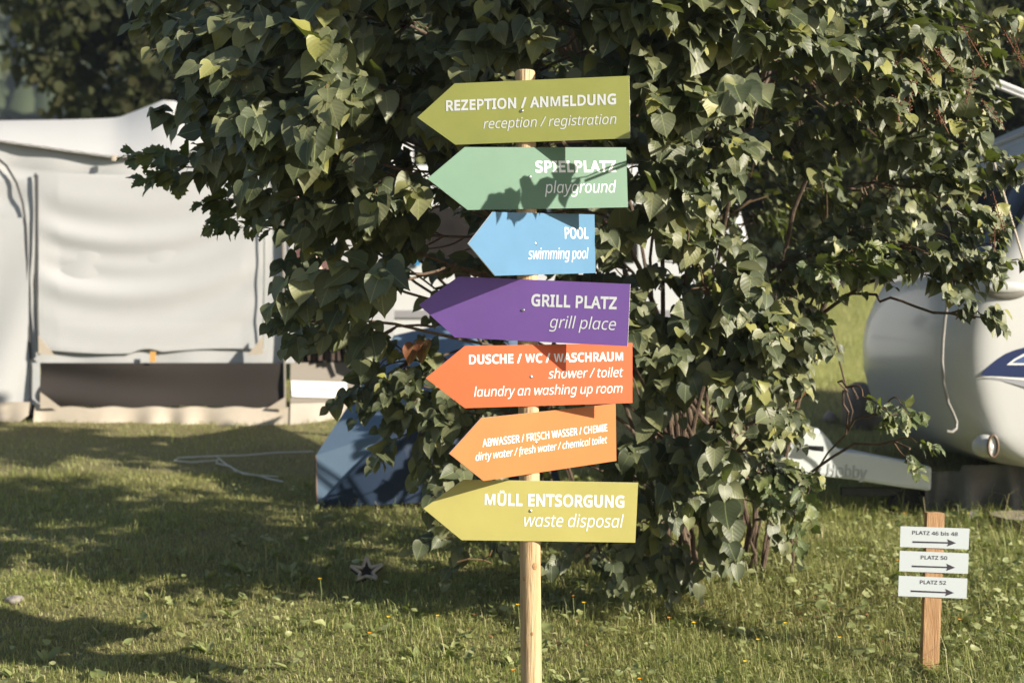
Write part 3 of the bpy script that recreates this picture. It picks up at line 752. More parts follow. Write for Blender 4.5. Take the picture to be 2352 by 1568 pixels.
def on_nose(name, t0, t1, z0, z1, m, off=.012, nt=26, nz=14, th=.01):
    G = []
    for i in range(nz + 1):
        row = []
        for j in range(nt + 1):
            z = z0 + (z1 - z0) * i / nz; t = t0 + (t1 - t0) * j / nt
            ed = min(i / nz, 1 - i / nz, 1) * 10; ej = min(j / nt, 1 - j / nt) * 14
            row.append(nose(t, z, off * min(1, ed, ej) - .004))
        G.append(row)
    mb = MB(); mb.grid(G); return mb.build(name, m, cv, smooth=True)
on_nose('front_window', .40, .85, .40, 1.02, M['tint'], .022)
on_nose('roof_moulding', .37, .88, 1.08, 1.24, M['gel'], .05)
on_nose('roof_moulding', .37, .88, 1.30, 1.42, M['gel'], .06)
# side wall things lie on the near side, y = YN
def side_pt(px, py, off=.0):
    d = YN - .03 - off; return at(px, py, d)
def decal(name, pts, m, off):
    mb = MB()
    P = []
    for px, py in pts:
        z = (784 - py) / F * YN
        bul = .03 * math.cos(max(-1, min(1, (z - .1) / .75)) * 1.4)
        P.append(at(px, py, YN - bul - off - .012))
    mb.prism(P, (0, .0015, 0)); mb.build(name, m, cv)
def curve_pts(pts, n=14):
    x = [p[0] for p in pts]; y = [p[1] for p in pts]
    q = np.linspace(0, len(pts) - 1, n); return [(float(np.interp(a, range(len(pts)), x)), float(np.interp(a, range(len(pts)), y))) for a in q]
topc = [(2253, 862), (2262, 850), (2276, 836), (2292, 823), (2310, 812), (2330, 804), (2352, 798), (2400, 790), (2480, 785), (2600, 784)]
decal('decal', topc + [(2600, 880), (2480, 876), (2352, 866)], M['navy_decal'], .007)
decal('decal', [(2312, 838), (2330, 824), (2352, 812), (2420, 802), (2600, 798), (2600, 842), (2400, 838)], M['label_white'], .010)
decal('decal', [(2325, 833), (2337, 825), (2356, 816), (2420, 807), (2600, 803), (2600, 838), (2400, 834)], M['blue_decal'], .013)
decal('decal', [(2253, 864), (2352, 868), (2480, 878), (2600, 884), (2600, 888), (2480, 884), (2352, 873)], M['label_white'], .010)
decal('decal', [(2253, 866), (2352, 874), (2480, 885), (2600, 889), (2600, 960), (2480, 930), (2400, 902), (2352, 888), (2300, 874)], M['grey_decal'], .007)
# grab bar that follows the corner
mb = MB(); gp = [(2190, 640), (2178, 690), (2171, 730), (2166, 780), (2164, 830), (2168, 880), (2178, 925), (2190, 950), (2197, 968), (2196, 984), (2187, 992), (2174, 990)]
mb.tube([at(x, y, 8.30 + .02 * math.sin(i)) for i, (x, y) in enumerate(gp)], .0095, 8); mb.build('grab_bar', M['rubber'], cv, smooth=True)
# handle recess and marker light
def oval(c, rx, rz, dy, m, name, ys=.03, rings=6, tilt=0):
    mb = MB(); G = []
    for i in range(rings + 1):
        a = i / rings * math.pi / 2
        G.append([Vector((c[0] + rx * math.cos(a) * math.cos(q), c[1] - dy * math.sin(a), c[2] + rz * math.cos(a) * math.sin(q))) for q in np.linspace(0, 2 * math.pi, 25)])
    mb.grid(G); return mb.build(name, m, cv, smooth=True)
c = at(2312, 668, 8.25); oval(c, .125, .052, .03, M['rubber'], 'handle_recess'); c2 = at(2312, 660, 8.225); oval(c2, .115, .034, .02, M['gel'], 'grab_handle')
c = at(2262, 1024, 8.27); o1 = oval(c, .075, .068, .10, M['gel'], 'light_housing')
c = at(2281, 1024, 8.17)
mb = MB(); rr = [c + Vector((.028 * math.cos(a), -.008 * math.cos(a) * 0 - .02 * math.sin(a) * 0, .062 * math.sin(a))) for a in np.linspace(0, 2 * math.pi, 20)]
mb.tube(rr, .008, 6, caps=False); mb.build('light_rim', mat('brown_rim', (.14, .09, .06), .5), cv, smooth=True)
mb = MB(); mb.prism([c + Vector((.024 * math.cos(a), .006, .056 * math.sin(a))) for a in np.linspace(0, 2 * math.pi, 19)[:-1]], (0, .01, 0)); mb.build('marker_lamp', mat('lamp_lens', (.65, .65, .62), .15), cv)
# rail and struts at the top corner
mb = MB(); mb.tube([at(2255, 175, 8.6), at(2352, 214, 8.5), at(2500, 275, 8.4)], .020, 8); mb.tube([at(2255, 186, 8.58), at(2352, 225, 8.48), at(2500, 287, 8.38)], .010, 8); mb.build('window_rail', mat('white_rail', (.7, .7, .7), .4), cv, smooth=True)
mb = MB(); mb.tube([at(2275, 345, 8.0), at(2352, 600, 8.0), at(2420, 830, 8.0)], .006, 6); g_ = mb.build('tent_pole', mat('pale_pole', (.45, .38, .28), .5)); tag(g_, 'thin pale pole leaning down in front of the caravan at right edge', 'pole')
# skirt and running gear
G = []
for j in range(7):
    G.append([Vector(((2125 + i * 4 - 1176) / F * 8.75, 8.75 + .02 * math.sin(i * .4 + 2.4 * math.sin(i * .11)) + .1 * (j / 6) * math.sin(i * .21), -.76 - j * .075 if i > 20 else -.80 - j * .065)) for i in range(0, 160)])
mb = MB(); mb.sheet(G, .004); mb.build('skirt', mat('dark_skirt', (.085, .085, .09), .7, noise=(6, (.16, .16, .17), .6)), cv, smooth=True)
for yy in (8.5, 10.15):
    mb = MB(); mb.tube([Vector((5.6, yy, -.80)), Vector((5.6, yy + .2, -.80))], .32, 20); mb.build('wheel', M['tyre'], cv)
# drawbar cover
def dz(py, d=8.72): return (784 - py) / F * d
def dx(px, d=8.72): return (px - 1176) / F * d
poly = [(1805, 985), (1880, 982), (1898, 1000), (1915, 1022), (1935, 1036), (1980, 1040), (2142, 1072), (2140, 1128), (2060, 1118), (1960, 1102), (1850, 1090), (1800, 1078)]
mb = MB()
front = [Vector((dx(x), 8.72, dz(y))) for x, y in poly]
mb.prism(front, (0, .34, 0)); mb.build('drawbar_cover', M['grey_plastic'], cv, bevel=.022)
mb = MB(); mb.tube([Vector((dx(1840), 8.70, dz(1024))), Vector((dx(1862), 8.66, dz(1027))), Vector((dx(1886), 8.66, dz(1029)))], [.008, .015, .017], 8); mb.build('coupling_handle', M['black'], cv, smooth=True)
mb = MB(); mb.tube([Vector((dx(1790), 8.9, dz(1040))), Vector((dx(1830), 8.9, dz(1040)))], .05, 10); mb.build('coupling', M['steel'], cv)
mb = MB(); mb.tube([Vector((dx(2095), 8.9, dz(1100))), Vector((dx(2095), 8.9, dz(1170)))], .025, 10); mb.build('jockey_post', M['steel'], cv)
mb = MB(); mb.tube([Vector((dx(2095), 8.85, dz(1172))), Vector((dx(2095), 8.95, dz(1172)))], .10, 18); mb.build('jockey_wheel', M['tyre'], cv)
mb = MB(); mb.box((dx(2060), 8.9, dz(1135)), (.6, .06, .05)); mb.build('drawbar', M['black'], cv)

# ------------------------------------------------------------------ lettering
GLYPHS = r'''{" ":[141,[]],"/":[202,[[5,0,150,387,197,387,53,0]]],"0":[310,[[283,194,282,149,276,110,267,76,254,47,236,25,214,8,187,-2,154,-5,115,1,83,18,58,47,40,87,30,136,27,194,30,252,39,301,56,340,80,369,113,387,154,393,194,387,226,369,251,340,269,301,280,252],[74,194,76,145,82,106,92,75,108,53,128,40,154,35,181,40,201,53,216,74,227,105,233,145,235,194,233,242,227,282,216,313,201,335,181,348,154,352,128,348,108,335,92,313,82,282,76,242]]],"2":[310,[[282,0,26,0,26,40,127,142,177,194,194,216,207,239,215,262,217,287,212,315,198,335,176,347,149,352,122,349,99,342,78,330,56,315,30,347,64,370,103,386,125,391,149,392,183,389,211,380,234,365,252,344,262,319,266,289,263,260,254,232,239,206,219,180,167,125,86,46,86,43,282,43]]],"4":[310,[[299,88,243,88,243,0,197,0,197,88,11,88,11,128,193,389,243,389,243,131,299,131],[197,252,197,278,198,300,199,320,199,338,197,338,186,316,174,296,58,131,197,131]]],"5":[310,[[149,237,186,234,218,224,244,207,263,185,275,157,279,124,275,86,262,54,241,29,212,10,177,-2,134,-5,78,0,54,7,34,16,34,61,56,50,82,42,109,37,135,35,162,37,185,44,204,56,218,72,227,93,230,119,224,152,207,177,177,192,133,197,99,194,67,189,43,204,58,387,252,387,252,343,99,343,89,231,114,235]]],"6":[310,[[30,165,34,231,41,263,50,293,64,320,82,344,104,364,132,379,166,389,207,392,232,391,255,387,255,347,233,352,208,353,174,350,146,341,123,326,106,307,94,283,86,257,77,197,81,197,101,220,115,229,131,236,150,241,172,242,204,239,231,228,253,211,270,188,281,159,284,125,281,87,269,55,251,29,227,10,197,-1,161,-5,135,-3,110,5,88,18,68,36,52,60,40,90,32,125],[161,35,192,40,216,57,232,85,237,125,233,158,219,183,195,199,163,205,139,202,118,194,101,182,89,167,81,151,78,134,83,99,90,82,99,67,111,53,125,43,142,37]]],"8":[310,[[154,392,201,386,238,368,262,339,270,300,268,278,260,259,249,243,233,228,197,205,240,179,258,164,271,146,280,125,283,100,279,70,267,44,248,23,223,8,192,-2,156,-5,117,-2,85,7,60,22,41,43,30,68,27,99,29,123,38,145,51,163,67,178,107,202,72,227,59,242,48,258,41,278,39,300,43,328,54,350,72,368,95,381,123,389],[73,98,78,72,93,51,119,37,155,33,190,37,215,51,231,73,236,100,234,117,226,133,214,147,198,159,155,179,146,183,106,160,92,148,82,133,75,117],[154,354,127,350,105,339,90,322,86,298,88,280,95,264,106,252,121,241,157,223,190,241,204,252,214,265,221,280,223,298,218,322,204,339,182,350]]],"A":[346,[[295,0,249,120,95,120,49,0,0,0,151,388,195,388,346,0],[191,280,185,296,178,319,172,338,167,316,161,296,155,280,112,163,234,163]]],"B":[352,[[163,387,227,381,273,365,301,336,310,291,308,269,301,251,291,234,277,221,258,211,236,205,236,203,259,197,280,189,298,176,311,159,320,137,323,110,319,77,307,50,287,28,260,13,227,3,189,0,53,0,53,387],[173,222,215,226,241,238,255,258,259,285,254,313,237,331,208,342,165,345,101,345,101,222],[101,181,101,41,179,41,223,46,251,61,266,84,271,114,269,133,262,150,250,163,232,173,208,179,176,181]]],"C":[342,[[218,349,189,347,163,339,139,326,120,308,105,285,94,259,87,228,85,193,88,149,99,111,118,79,144,56,177,42,218,37,266,42,310,53,310,10,266,-2,211,-5,157,1,112,19,78,48,53,88,38,137,33,194,36,236,45,274,60,308,81,337,107,360,139,378,176,389,219,392,248,391,276,386,302,379,326,369,306,328,266,343,243,348]]],"D":[395,[[362,197,356,137,338,88,309,50,269,22,220,6,160,0,53,0,53,387,172,387,226,381,273,365,311,338,339,301,357,254],[311,196,307,242,294,280,273,309,244,329,208,341,165,345,101,345,101,42,154,42,202,46,241,59,272,80,293,110,307,149]]],"E":[301,[[269,0,53,0,53,387,269,387,269,344,101,344,101,223,259,223,259,181,101,181,101,43,269,43]]],"F":[281,[[101,0,53,0,53,387,269,387,269,344,101,344,101,207,258,207,258,164,101,164]]],"G":[394,[[220,204,354,204,354,15,291,-1,218,-5,163,1,117,19,81,48,54,87,38,136,33,193,39,250,57,298,86,338,125,368,175,386,233,392,265,391,295,386,349,369,330,327,284,343,258,348,231,349,188,345,152,330,123,307,101,277,88,238,84,193,88,150,99,112,118,80,146,57,183,42,230,37,273,40,306,46,306,161,220,161]]],"H":[401,[[348,0,300,0,300,180,101,180,101,0,53,0,53,387,101,387,101,223,300,223,300,387,348,387]]],"I":[184,[[161,0,22,0,22,28,67,38,67,348,22,359,22,387,161,387,161,359,116,348,116,38,161,28]]],"L":[284,[[53,0,53,387,101,387,101,43,270,43,270,0]]],"M":[491,[[223,0,96,339,94,339,96,311,97,275,98,235,98,0,53,0,53,387,125,387,244,70,246,70,367,387,439,387,439,0,391,0,391,238,391,275,393,311,394,339,392,339,263,0]]],"N":[412,[[359,0,302,0,95,321,93,321,95,292,97,255,98,216,98,0,53,0,53,387,109,387,315,67,317,67,316,93,314,131,314,168,314,387,359,387]]],"O":[423,[[390,194,387,151,379,112,365,78,345,49,320,26,289,9,253,-2,212,-5,169,-2,133,9,102,26,77,50,58,78,44,113,36,152,33,194,38,250,53,298,77,338,112,368,157,387,212,393,266,387,310,368,345,338,370,299,385,250],[85,194,88,149,98,110,115,79,140,56,172,42,212,37,252,42,284,56,308,79,325,110,335,149,339,194,331,259,308,309,269,340,212,350,172,345,140,331,115,309,98,278,88,239]]],"P":[328,[[155,387,220,379,265,357,291,321,300,273,298,250,292,227,282,206,267,188,246,172,219,161,186,153,146,151,101,151,101,0,53,0,53,387],[151,345,101,345,101,192,140,192,174,194,202,200,223,210,238,225,247,245,250,271,244,303,226,327,195,340]]],"R":[337,[[159,387,203,384,239,375,266,359,285,338,296,311,300,277,297,249,289,225,276,207,260,193,223,173,329,0,272,0,178,160,101,160,101,0,53,0,53,387],[157,345,101,345,101,201,159,201,200,206,228,220,244,243,250,275,247,298,240,315,227,328,209,337,186,343]]],"S":[297,[[272,103,268,71,255,45,235,23,207,8,173,-2,134,-5,92,-3,56,3,28,13,28,60,76,44,106,39,136,37,162,39,184,44,201,54,213,66,221,81,223,99,221,117,215,131,204,144,187,155,132,179,102,191,77,206,57,223,44,242,35,266,33,294,36,322,48,346,67,366,92,380,122,389,156,392,187,391,215,386,263,371,248,329,204,343,180,348,155,349,133,348,114,342,100,334,90,323,84,309,82,293,84,275,90,261,101,248,116,237,166,215,198,202,224,188,245,172,260,154,269,131]]],"T":[301,[[175,0,126,0,126,344,5,344,5,387,295,387,295,344,175,344]]],"U":[396,[[347,137,343,98,330,64,310,35,281,13,243,-1,196,-5,133,4,86,34,58,79,49,138,49,387,98,387,98,136,104,94,123,63,154,43,199,37,231,40,256,50,275,65,288,85,296,109,298,137,298,387,347,387]]],"W":[504,[[497,387,394,0,345,0,269,254,263,277,257,300,252,318,250,330,248,318,244,300,238,277,231,252,158,0,109,0,7,387,57,387,118,151,124,126,129,102,133,80,136,59,139,81,144,104,150,129,157,153,225,387,275,387,346,152,353,126,359,102,364,79,367,59,372,87,378,118,386,151,446,387]]],"Z":[310,[[289,0,21,0,21,37,224,343,27,343,27,387,283,387,283,350,80,43,289,43]]],"a":[304,[[156,295,202,289,235,272,254,242,260,198,260,0,225,0,216,41,214,41,188,15,174,6,158,-1,116,-5,92,-3,70,4,51,16,37,32,28,54,25,81,33,119,59,148,102,166,164,173,213,175,213,192,210,223,198,243,179,253,153,257,131,255,110,250,72,235,57,270,102,288,128,293],[170,140,124,135,95,123,79,105,74,80,78,59,89,44,106,36,127,33,161,38,189,53,207,79,213,116,213,142]]],"b":[333,[[94,311,93,277,91,252,94,252,108,269,128,283,153,292,184,295,232,286,271,258,295,211,303,145,300,99,288,62,271,32,246,11,217,-1,184,-5,153,-2,128,7,108,21,94,37,90,37,80,0,46,0,46,412,94,412],[176,256,148,253,127,244,111,229,101,208,96,181,94,147,94,145,98,97,111,63,136,41,177,34,211,41,235,63,249,98,254,146,249,194,235,228,210,249]]],"c":[260,[[163,-5,126,-1,94,10,67,30,47,59,34,97,30,144,34,192,48,231,69,260,96,280,129,292,166,296,209,291,242,280,228,241,197,250,165,254,138,251,116,242,100,226,88,205,81,177,79,144,81,112,88,85,100,64,116,48,137,39,162,36,204,41,237,53,237,10,205,-1]]],"d":[333,[[149,-5,100,4,62,32,38,79,30,145,38,210,63,258,101,286,150,296,171,294,189,290,218,275,239,253,243,253,241,274,239,296,239,412,287,412,287,0,249,0,242,39,239,39,218,17,189,1,170,-4],[157,34,196,40,221,59,235,91,240,135,240,144,236,192,222,227,197,249,156,256,122,249,98,226,84,190,79,144,84,97,98,63,122,41]]],"e":[306,[[158,296,193,292,222,280,246,260,264,234,274,202,278,165,278,136,79,136,86,93,104,61,133,42,172,35,221,40,265,55,265,14,221,-1,170,-5,131,-1,97,11,69,32,47,61,34,99,30,143,34,187,46,225,65,255,91,277,122,291],[158,257,127,251,104,235,88,209,80,174,228,174,226,197,220,217,211,234,197,246,180,254]]],"f":[186,[[180,254,107,254,107,0,59,0,59,254,8,254,8,276,59,292,59,309,65,357,84,390,114,408,153,414,185,411,210,405,197,367,177,373,154,375,133,371,118,359,110,339,107,309,107,290,180,290]]],"g":[333,[[149,296,176,293,201,285,222,271,240,252,243,252,249,290,287,290,287,-5,284,-43,273,-74,255,-98,230,-116,198,-126,157,-130,99,-125,75,-120,53,-112,53,-68,75,-77,101,-85,129,-89,160,-90,193,-85,219,-69,235,-43,240,-9,240,3,241,21,242,38,239,38,222,19,202,5,177,-3,150,-5,99,4,61,34,38,82,30,145,38,207,61,255,99,286],[155,256,133,252,114,243,99,227,88,205,81,177,79,144,84,97,99,62,123,41,157,34,177,35,194,39,209,47,220,57,229,71,236,88,241,133,241,145,238,180,232,209,220,230,204,244,182,253]]],"h":[335,[[94,291,93,270,91,250,94,250,105,264,118,275,149,290,185,295,217,292,243,284,264,270,279,250,288,223,291,189,291,0,244,0,244,186,240,217,228,238,208,251,179,256,150,253,128,243,112,228,102,208,96,182,94,150,94,0,46,0,46,412,94,412]]],"i":[140,[[94,290,94,0,46,0,46,290],[70,399,81,397,90,392,96,383,98,369,96,356,90,346,81,340,70,339,59,340,50,346,44,356,42,369,44,383,50,392,59,397]]],"k":[289,[[93,197,92,174,91,150,93,150,103,162,116,178,128,192,220,290,276,290,159,166,284,0,227,0,126,135,93,107,93,0,46,0,46,412,93,412]]],"l":[140,[[94,0,46,0,46,412,94,412]]],"m":[507,[[365,296,408,289,438,271,457,238,463,189,463,0,415,0,415,187,412,217,401,238,383,251,356,256,320,250,296,231,282,201,278,160,278,0,231,0,231,187,229,208,224,225,216,239,205,248,190,254,171,256,145,253,125,243,111,229,101,208,96,182,94,151,94,0,46,0,46,290,85,290,92,251,94,251,104,265,117,276,146,291,180,296,211,293,236,284,255,269,269,247,271,247,289,269,311,284,337,293]]],"n":[335,[[186,296,231,289,264,271,284,238,291,189,291,0,244,0,244,186,240,217,228,238,208,251,179,256,138,249,112,229,98,196,94,151,94,0,46,0,46,290,85,290,92,251,94,251,105,265,118,276,150,291]]],"o":[328,[[298,146,296,112,289,82,277,56,262,34,242,17,219,5,193,-3,163,-5,135,-3,110,5,87,17,68,34,52,56,40,82,32,112,30,146,34,190,46,227,66,257,93,278,126,291,165,296,202,291,234,278,261,257,281,227,294,190],[79,146,81,114,88,86,99,64,116,48,137,38,164,34,191,38,212,48,229,64,240,86,247,114,249,146,247,178,240,205,228,226,212,242,191,252,164,256,125,248,99,226,84,192]]],"p":[333,[[184,296,233,286,271,258,295,212,303,146,300,100,288,63,271,33,247,12,218,-1,184,-5,163,-4,144,1,115,16,94,37,90,37,93,14,94,-11,94,-130,46,-130,46,290,85,290,92,251,94,251,115,274,128,283,144,290,162,294],[176,256,149,253,128,245,113,231,102,211,96,186,94,155,94,146,96,113,101,85,112,63,127,47,148,37,177,34,201,38,220,49,235,66,246,89,252,116,254,146,249,191,235,226,210,248]]],"r":[224,[[181,296,199,295,216,293,210,249,194,251,178,252,162,251,146,245,132,237,119,226,109,212,100,195,95,176,94,155,94,0,46,0,46,290,85,290,90,237,93,237,115,267,129,279,145,288,162,294]]],"s":[259,[[235,80,232,54,221,33,204,16,181,4,152,-3,119,-5,67,-1,28,13,28,56,70,40,95,35,120,33,152,36,173,45,185,58,189,76,188,86,183,95,162,113,118,132,69,154,52,166,38,180,30,197,28,219,35,251,58,276,92,291,137,296,186,291,229,276,213,238,174,251,133,257,107,254,89,247,77,236,73,222,75,211,80,201,104,185,148,166,195,145,212,133,225,119,233,102]]],"t":[196,[[143,34,165,35,184,40,184,3,162,-3,135,-5,113,-3,93,2,76,13,62,30,53,53,50,85,50,254,9,254,9,276,50,295,69,357,98,357,98,290,181,290,181,254,98,254,98,86,101,62,110,46,125,37]]],"u":[335,[[289,290,289,0,250,0,243,38,241,38,230,25,217,14,185,-1,148,-5,117,-3,90,6,70,20,55,40,46,67,43,100,43,290,91,290,91,103,95,73,107,51,127,38,155,34,185,37,207,46,223,61,233,82,239,108,241,139,241,290]]],"v":[275,[[110,0,0,290,51,290,113,119,122,93,131,65,136,42,138,42,144,65,154,93,163,119,224,290,275,290,165,0]]],"w":[426,[[233,164,225,194,218,220,213,241,211,241,207,220,200,193,192,164,140,1,86,1,6,291,55,291,95,136,103,104,110,74,114,49,116,49,120,66,125,86,130,108,136,127,187,291,239,291,289,127,297,101,304,73,309,50,311,50,315,73,322,103,330,136,371,291,420,291,339,1,283,1]]],"y":[276,[[1,290,51,290,114,125,124,97,133,71,139,46,141,46,151,82,166,126,225,290,276,290,151,-40,140,-65,127,-87,112,-105,93,-119,72,-127,46,-130,23,-129,6,-126,6,-88,20,-90,38,-91,54,-89,67,-85,78,-77,88,-67,102,-40,118,-1]]],"\u00dc":[396,[[347,137,343,98,330,64,310,35,281,13,243,-1,196,-5,133,4,86,34,58,79,49,138,49,387,98,387,98,136,104,94,123,63,154,43,199,37,231,40,256,50,275,65,288,85,296,109,298,137,298,387,347,387],[122,465,124,477,130,486,138,490,148,492,158,490,166,486,171,477,173,465,171,453,166,445,158,440,148,438,138,440,130,445,124,453],[224,465,226,477,232,486,240,490,249,492,259,490,267,486,273,477,275,465,273,453,267,445,259,440,249,438,240,440,232,445,226,453]]]}'''
GL = json.loads(GLYPHS)
BOLD = {'M': [(36, 0), (36, 387), (146, 387), (245, 112), (344, 387), (456, 387), (456, 0), (380, 0), (380, 240), (385, 300), (284, 0), (208, 0), (107, 300), (112, 240), (112, 0)],
        'W': [(0, 387), (82, 387), (144, 92), (210, 387), (294, 387), (360, 92), (422, 387), (504, 387), (408, 0), (318, 0), (252, 280), (186, 0), (96, 0)]}
def offset_poly(P, d):
    """grow (d > 0) a clockwise outline outwards, mitre-limited"""
    n = len(P); out = []
    for i in range(n):
        a = Vector(P[i - 1]); b_ = Vector(P[i]); c = Vector(P[(i + 1) % n])
        e1 = (b_ - a).normalized(); e2 = (c - b_).normalized()
        n1 = Vector((-e1.y, e1.x)); n2 = Vector((-e2.y, e2.x)); m_ = n1 + n2
        if m_.length < 1e-3: m_ = n1
        m_.normalize(); k = 1 / max(m_.dot(n1), .55)
        out.append(tuple(b_ + m_ * d * k))
    return out

def text_mesh(s, bold=0.0, italic=False, upper_a=False):
    """flat mesh of a line of text, cap height 1; returns the mesh"""
    cu = bpy.data.curves.new('lettering', 'CURVE'); cu.dimensions = '2D'; cu.fill_mode = 'BOTH'
    cu.resolution_u = 1
    x = 0.0
    for ch in s:
        src = ch
        if italic and ch == 'a': src = 'd'
        adv, sp = GL[src]
        heavy = bold > .02 and ch in BOLD
        if heavy: sp = [[v for q in BOLD[ch] for v in q]]
        for flat in sp:
            pts = [(flat[i], flat[i + 1]) for i in range(0, len(flat), 2)]
            if italic and ch == 'a': pts = [(px_, min(py_, 286)) for px_, py_ in pts]
            if italic and ch == 'f': pts = [(px_, py_ - (95 if py_ < 60 else 0)) for px_, py_ in pts]
            clean = []
            for q in pts:
                if not clean or (abs(q[0] - clean[-1][0]) + abs(q[1] - clean[-1][1])) > (4 if bold else 1): clean.append(q)
            if bold and not heavy:
                area = sum(clean[k][0] * clean[(k + 1) % len(clean)][1] - clean[(k + 1) % len(clean)][0] * clean[k][1] for k in range(len(clean)))
                # outlines run clockwise, holes the other way: holes shrink less so that they stay open
                xs_ = [q[0] for q in clean]; hole = area > 0
                clean = offset_poly(clean, bold * 387 * (min(.55, (max(xs_) - min(xs_)) / 190) if hole else 1))
            if italic: clean = [(a + .2 * b_, b_) for a, b_ in clean]
            spn = cu.splines.new('POLY'); spn.points.add(len(clean) - 1)
            for k, (a, b_) in enumerate(clean): spn.points[k].co = ((x + a) / 387, b_ / 387, 0, 1)
            spn.use_cyclic_u = True
        x += adv + (bold * 387 * 1.2 if bold else 0) - (8 if italic else 0)
    o = bpy.data.objects.new('tmp', cu); col.objects.link(o)
    dg = bpy.context.evaluated_depsgraph_get(); me = bpy.data.meshes.new_from_object(o.evaluated_get(dg))
    bpy.data.objects.remove(o); bpy.data.curves.remove(cu)
    return me

def place_text(s, P0, P1, cap, n, m, parent, bold=0, italic=False, lift=.0008, th=.0):
    """fit a line so that it runs from P0 to P1 (baseline ends), facing n"""
    me = text_mesh(s, bold, italic); k = len(me.vertices)
    V = np.zeros(k * 3); me.vertices.foreach_get('co', V); V = V.reshape(-1, 3)
    x0, x1 = V[:, 0].min(), V[:, 0].max(); y0 = 0; ys_ = 1.0 / (1 + 2 * bold)
    X = (P1 - P0); L = X.length; X = X.normalized(); Y = n.cross(X).normalized()
    if Y.z < 0: Y = -Y
    W = (V[:, :1] - x0) / (x1 - x0) * L * np.array(X) + ((V[:, 1:2] + bold) * ys_ * cap) * np.array(Y) + np.array(P0 + n * lift)
    me.vertices.foreach_set('co', W.astype(np.float32).ravel()); me.update()
    return link('lettering', me, m, parent)

def ray(px, py, Pp, n):
    d = Vector(((px - 1176) / F, 1.0, (784 - py) / F)); t = Pp.dot(n) / d.dot(n); return d * t

# ------------------------------------------------------------------ signpost
M['post_wood'] = mat('peeled_pine_post', (.58, .42, .24), .65, noise=(16, (.30, .18, .08), .8), bump=(40, .6), stretch=(3, 3, .22))
M['letter'] = mat('white_lettering', (.74, .77, .80), .5)
M['edge'] = mat('panel_edge', (.75, .75, .75), .5)
M['screw'] = mat('zinc_screw', (.6, .6, .6), .3, metal=1)
post_x = lambda py: 1206 + (py - 165) * 14.5 / 1403
PD = 5.40; PR_ = .0400
sp_root = empty('signpost', (float(at(1222, 784, PD).x), PD, float(gz(.08, PD))), 'round wooden post carrying seven coloured arrow signs pointing left', 'signpost')
mb = MB(); ptsz = []
zt = at(1206, 168, PD).z; zb = sp_root.location.z - .1
rad = []
for i, t in enumerate(np.linspace(0, 1, 60)):
    z = zb + (zt - zb) * t; py = 784 - z / PD * F
    ptsz.append(Vector(((post_x(py) - 1176) / F * PD, PD, z))); rad.append(PR_ * (1.0 - .04 * t) * (1 + .006 * math.sin(i * 1.7) + .004 * math.sin(i * .6)))
e = ptsz[-1]; ptsz += [e + Vector((0, 0, .006)), e + Vector((0, 0, .009))]; rad += [rad[-1] * .94, rad[-1] * .86]
mb.tube(ptsz, rad, 28); post_o = mb.build('post', M['post_wood'], sp_root, smooth=True)
for (px, py, r) in ((1229, 1300, .011), (1222, 1455, .006), (1204, 1330, .006)):
    c = ray(px, py, Vector((0, PD - PR_ - .0005, 0)), Vector((0, -1, 0))); dxp = c.x - (post_x(py) - 1176) / F * PD
    yy = PD - math.sqrt(max(PR_ ** 2 - dxp ** 2, 0)) - .0004
    nn = Vector((dxp, yy - PD, 0)).normalized(); tx = Vector((-nn.y, nn.x, 0))
    mb = MB(); G = [[Vector((c.x, yy, c.z)) + tx * r * k * math.cos(a) * .8 + Vector((0, 0, r * k * 1.3 * math.sin(a))) + nn * .0012 * (1 - k * k) for a in np.linspace(0, 2 * math.pi, 17)] for k in (0.02, .5, 1)]
    mb.grid(G); mb.build('knot', mat('knot', (.34, .19, .08), .7, noise=(150, (.20, .10, .04), .8)), sp_root, smooth=True)

def zoom1(x, y): return ((1600 + x / 1.568) / 1.7415, (250 + y / 1.568) / 1.7415)
def zoom2(x, y): return ((1600 + x * .7653) / 1.7415, (1050 + y * .7653) / 1.7415)
def sign(zf, color, yaw, outline, screw, lines, label, second=None):
    n = Vector((math.sin(R(yaw)), -math.cos(R(yaw)), 0))
    sx, sy = zf(*screw)
    c = Vector(((post_x(sy) - 1176) / F * PD, PD, 0)) + n * (PR_ + .0045); 
    Pp = c
    nm = mat('sign_' + label.split()[0], color, .48, noise=(7, tuple(min(1, v * .86) for v in color), .55), bump=(1600, .08), spec=.4)
    P = [ray(*zf(*p), Pp, n) for p in outline]
    mb = MB(); mb.prism(P, -n * .004); o = mb.build('sign_board', [nm, M['edge']], sp_root, bevel=0)
    for pl in o.data.polygons:
        if abs(pl.normal.dot(n)) < .5: pl.material_index = 1
    o['label'] = label
    for (s, a, b_, cap, bold, it) in lines:
        P0 = ray(*zf(*a), Pp, n); P1 = ray(*zf(*b_), Pp, n)
        sc = (zf(0, 1)[1] - zf(0, 0)[1]) / F * ((P0.y + P1.y) / 2)
        place_text(s, P0, P1, cap * sc, n, M['letter'], o, bold, it)
    q = ray(sx, sy, Pp, n)
    mb = MB(); Xa = Vector((n.y, -n.x, 0)); rings = []
    for rr, hh in ((.0062, 0.0), (.0060, .0012), (.0045, .0024), (.0018, .0028), (.0016, .0016)):
        rings.append([q + n * hh + Xa * rr * math.cos(a) + Vector((0, 0, rr * math.sin(a))) for a in np.linspace(0, 2 * math.pi, 15)])
    mb.grid(rings); mb.add(rings[-1][:-1], [tuple(range(14))]); mb.build('screw', M['screw'], o, smooth=True)
    return o
BD = .062
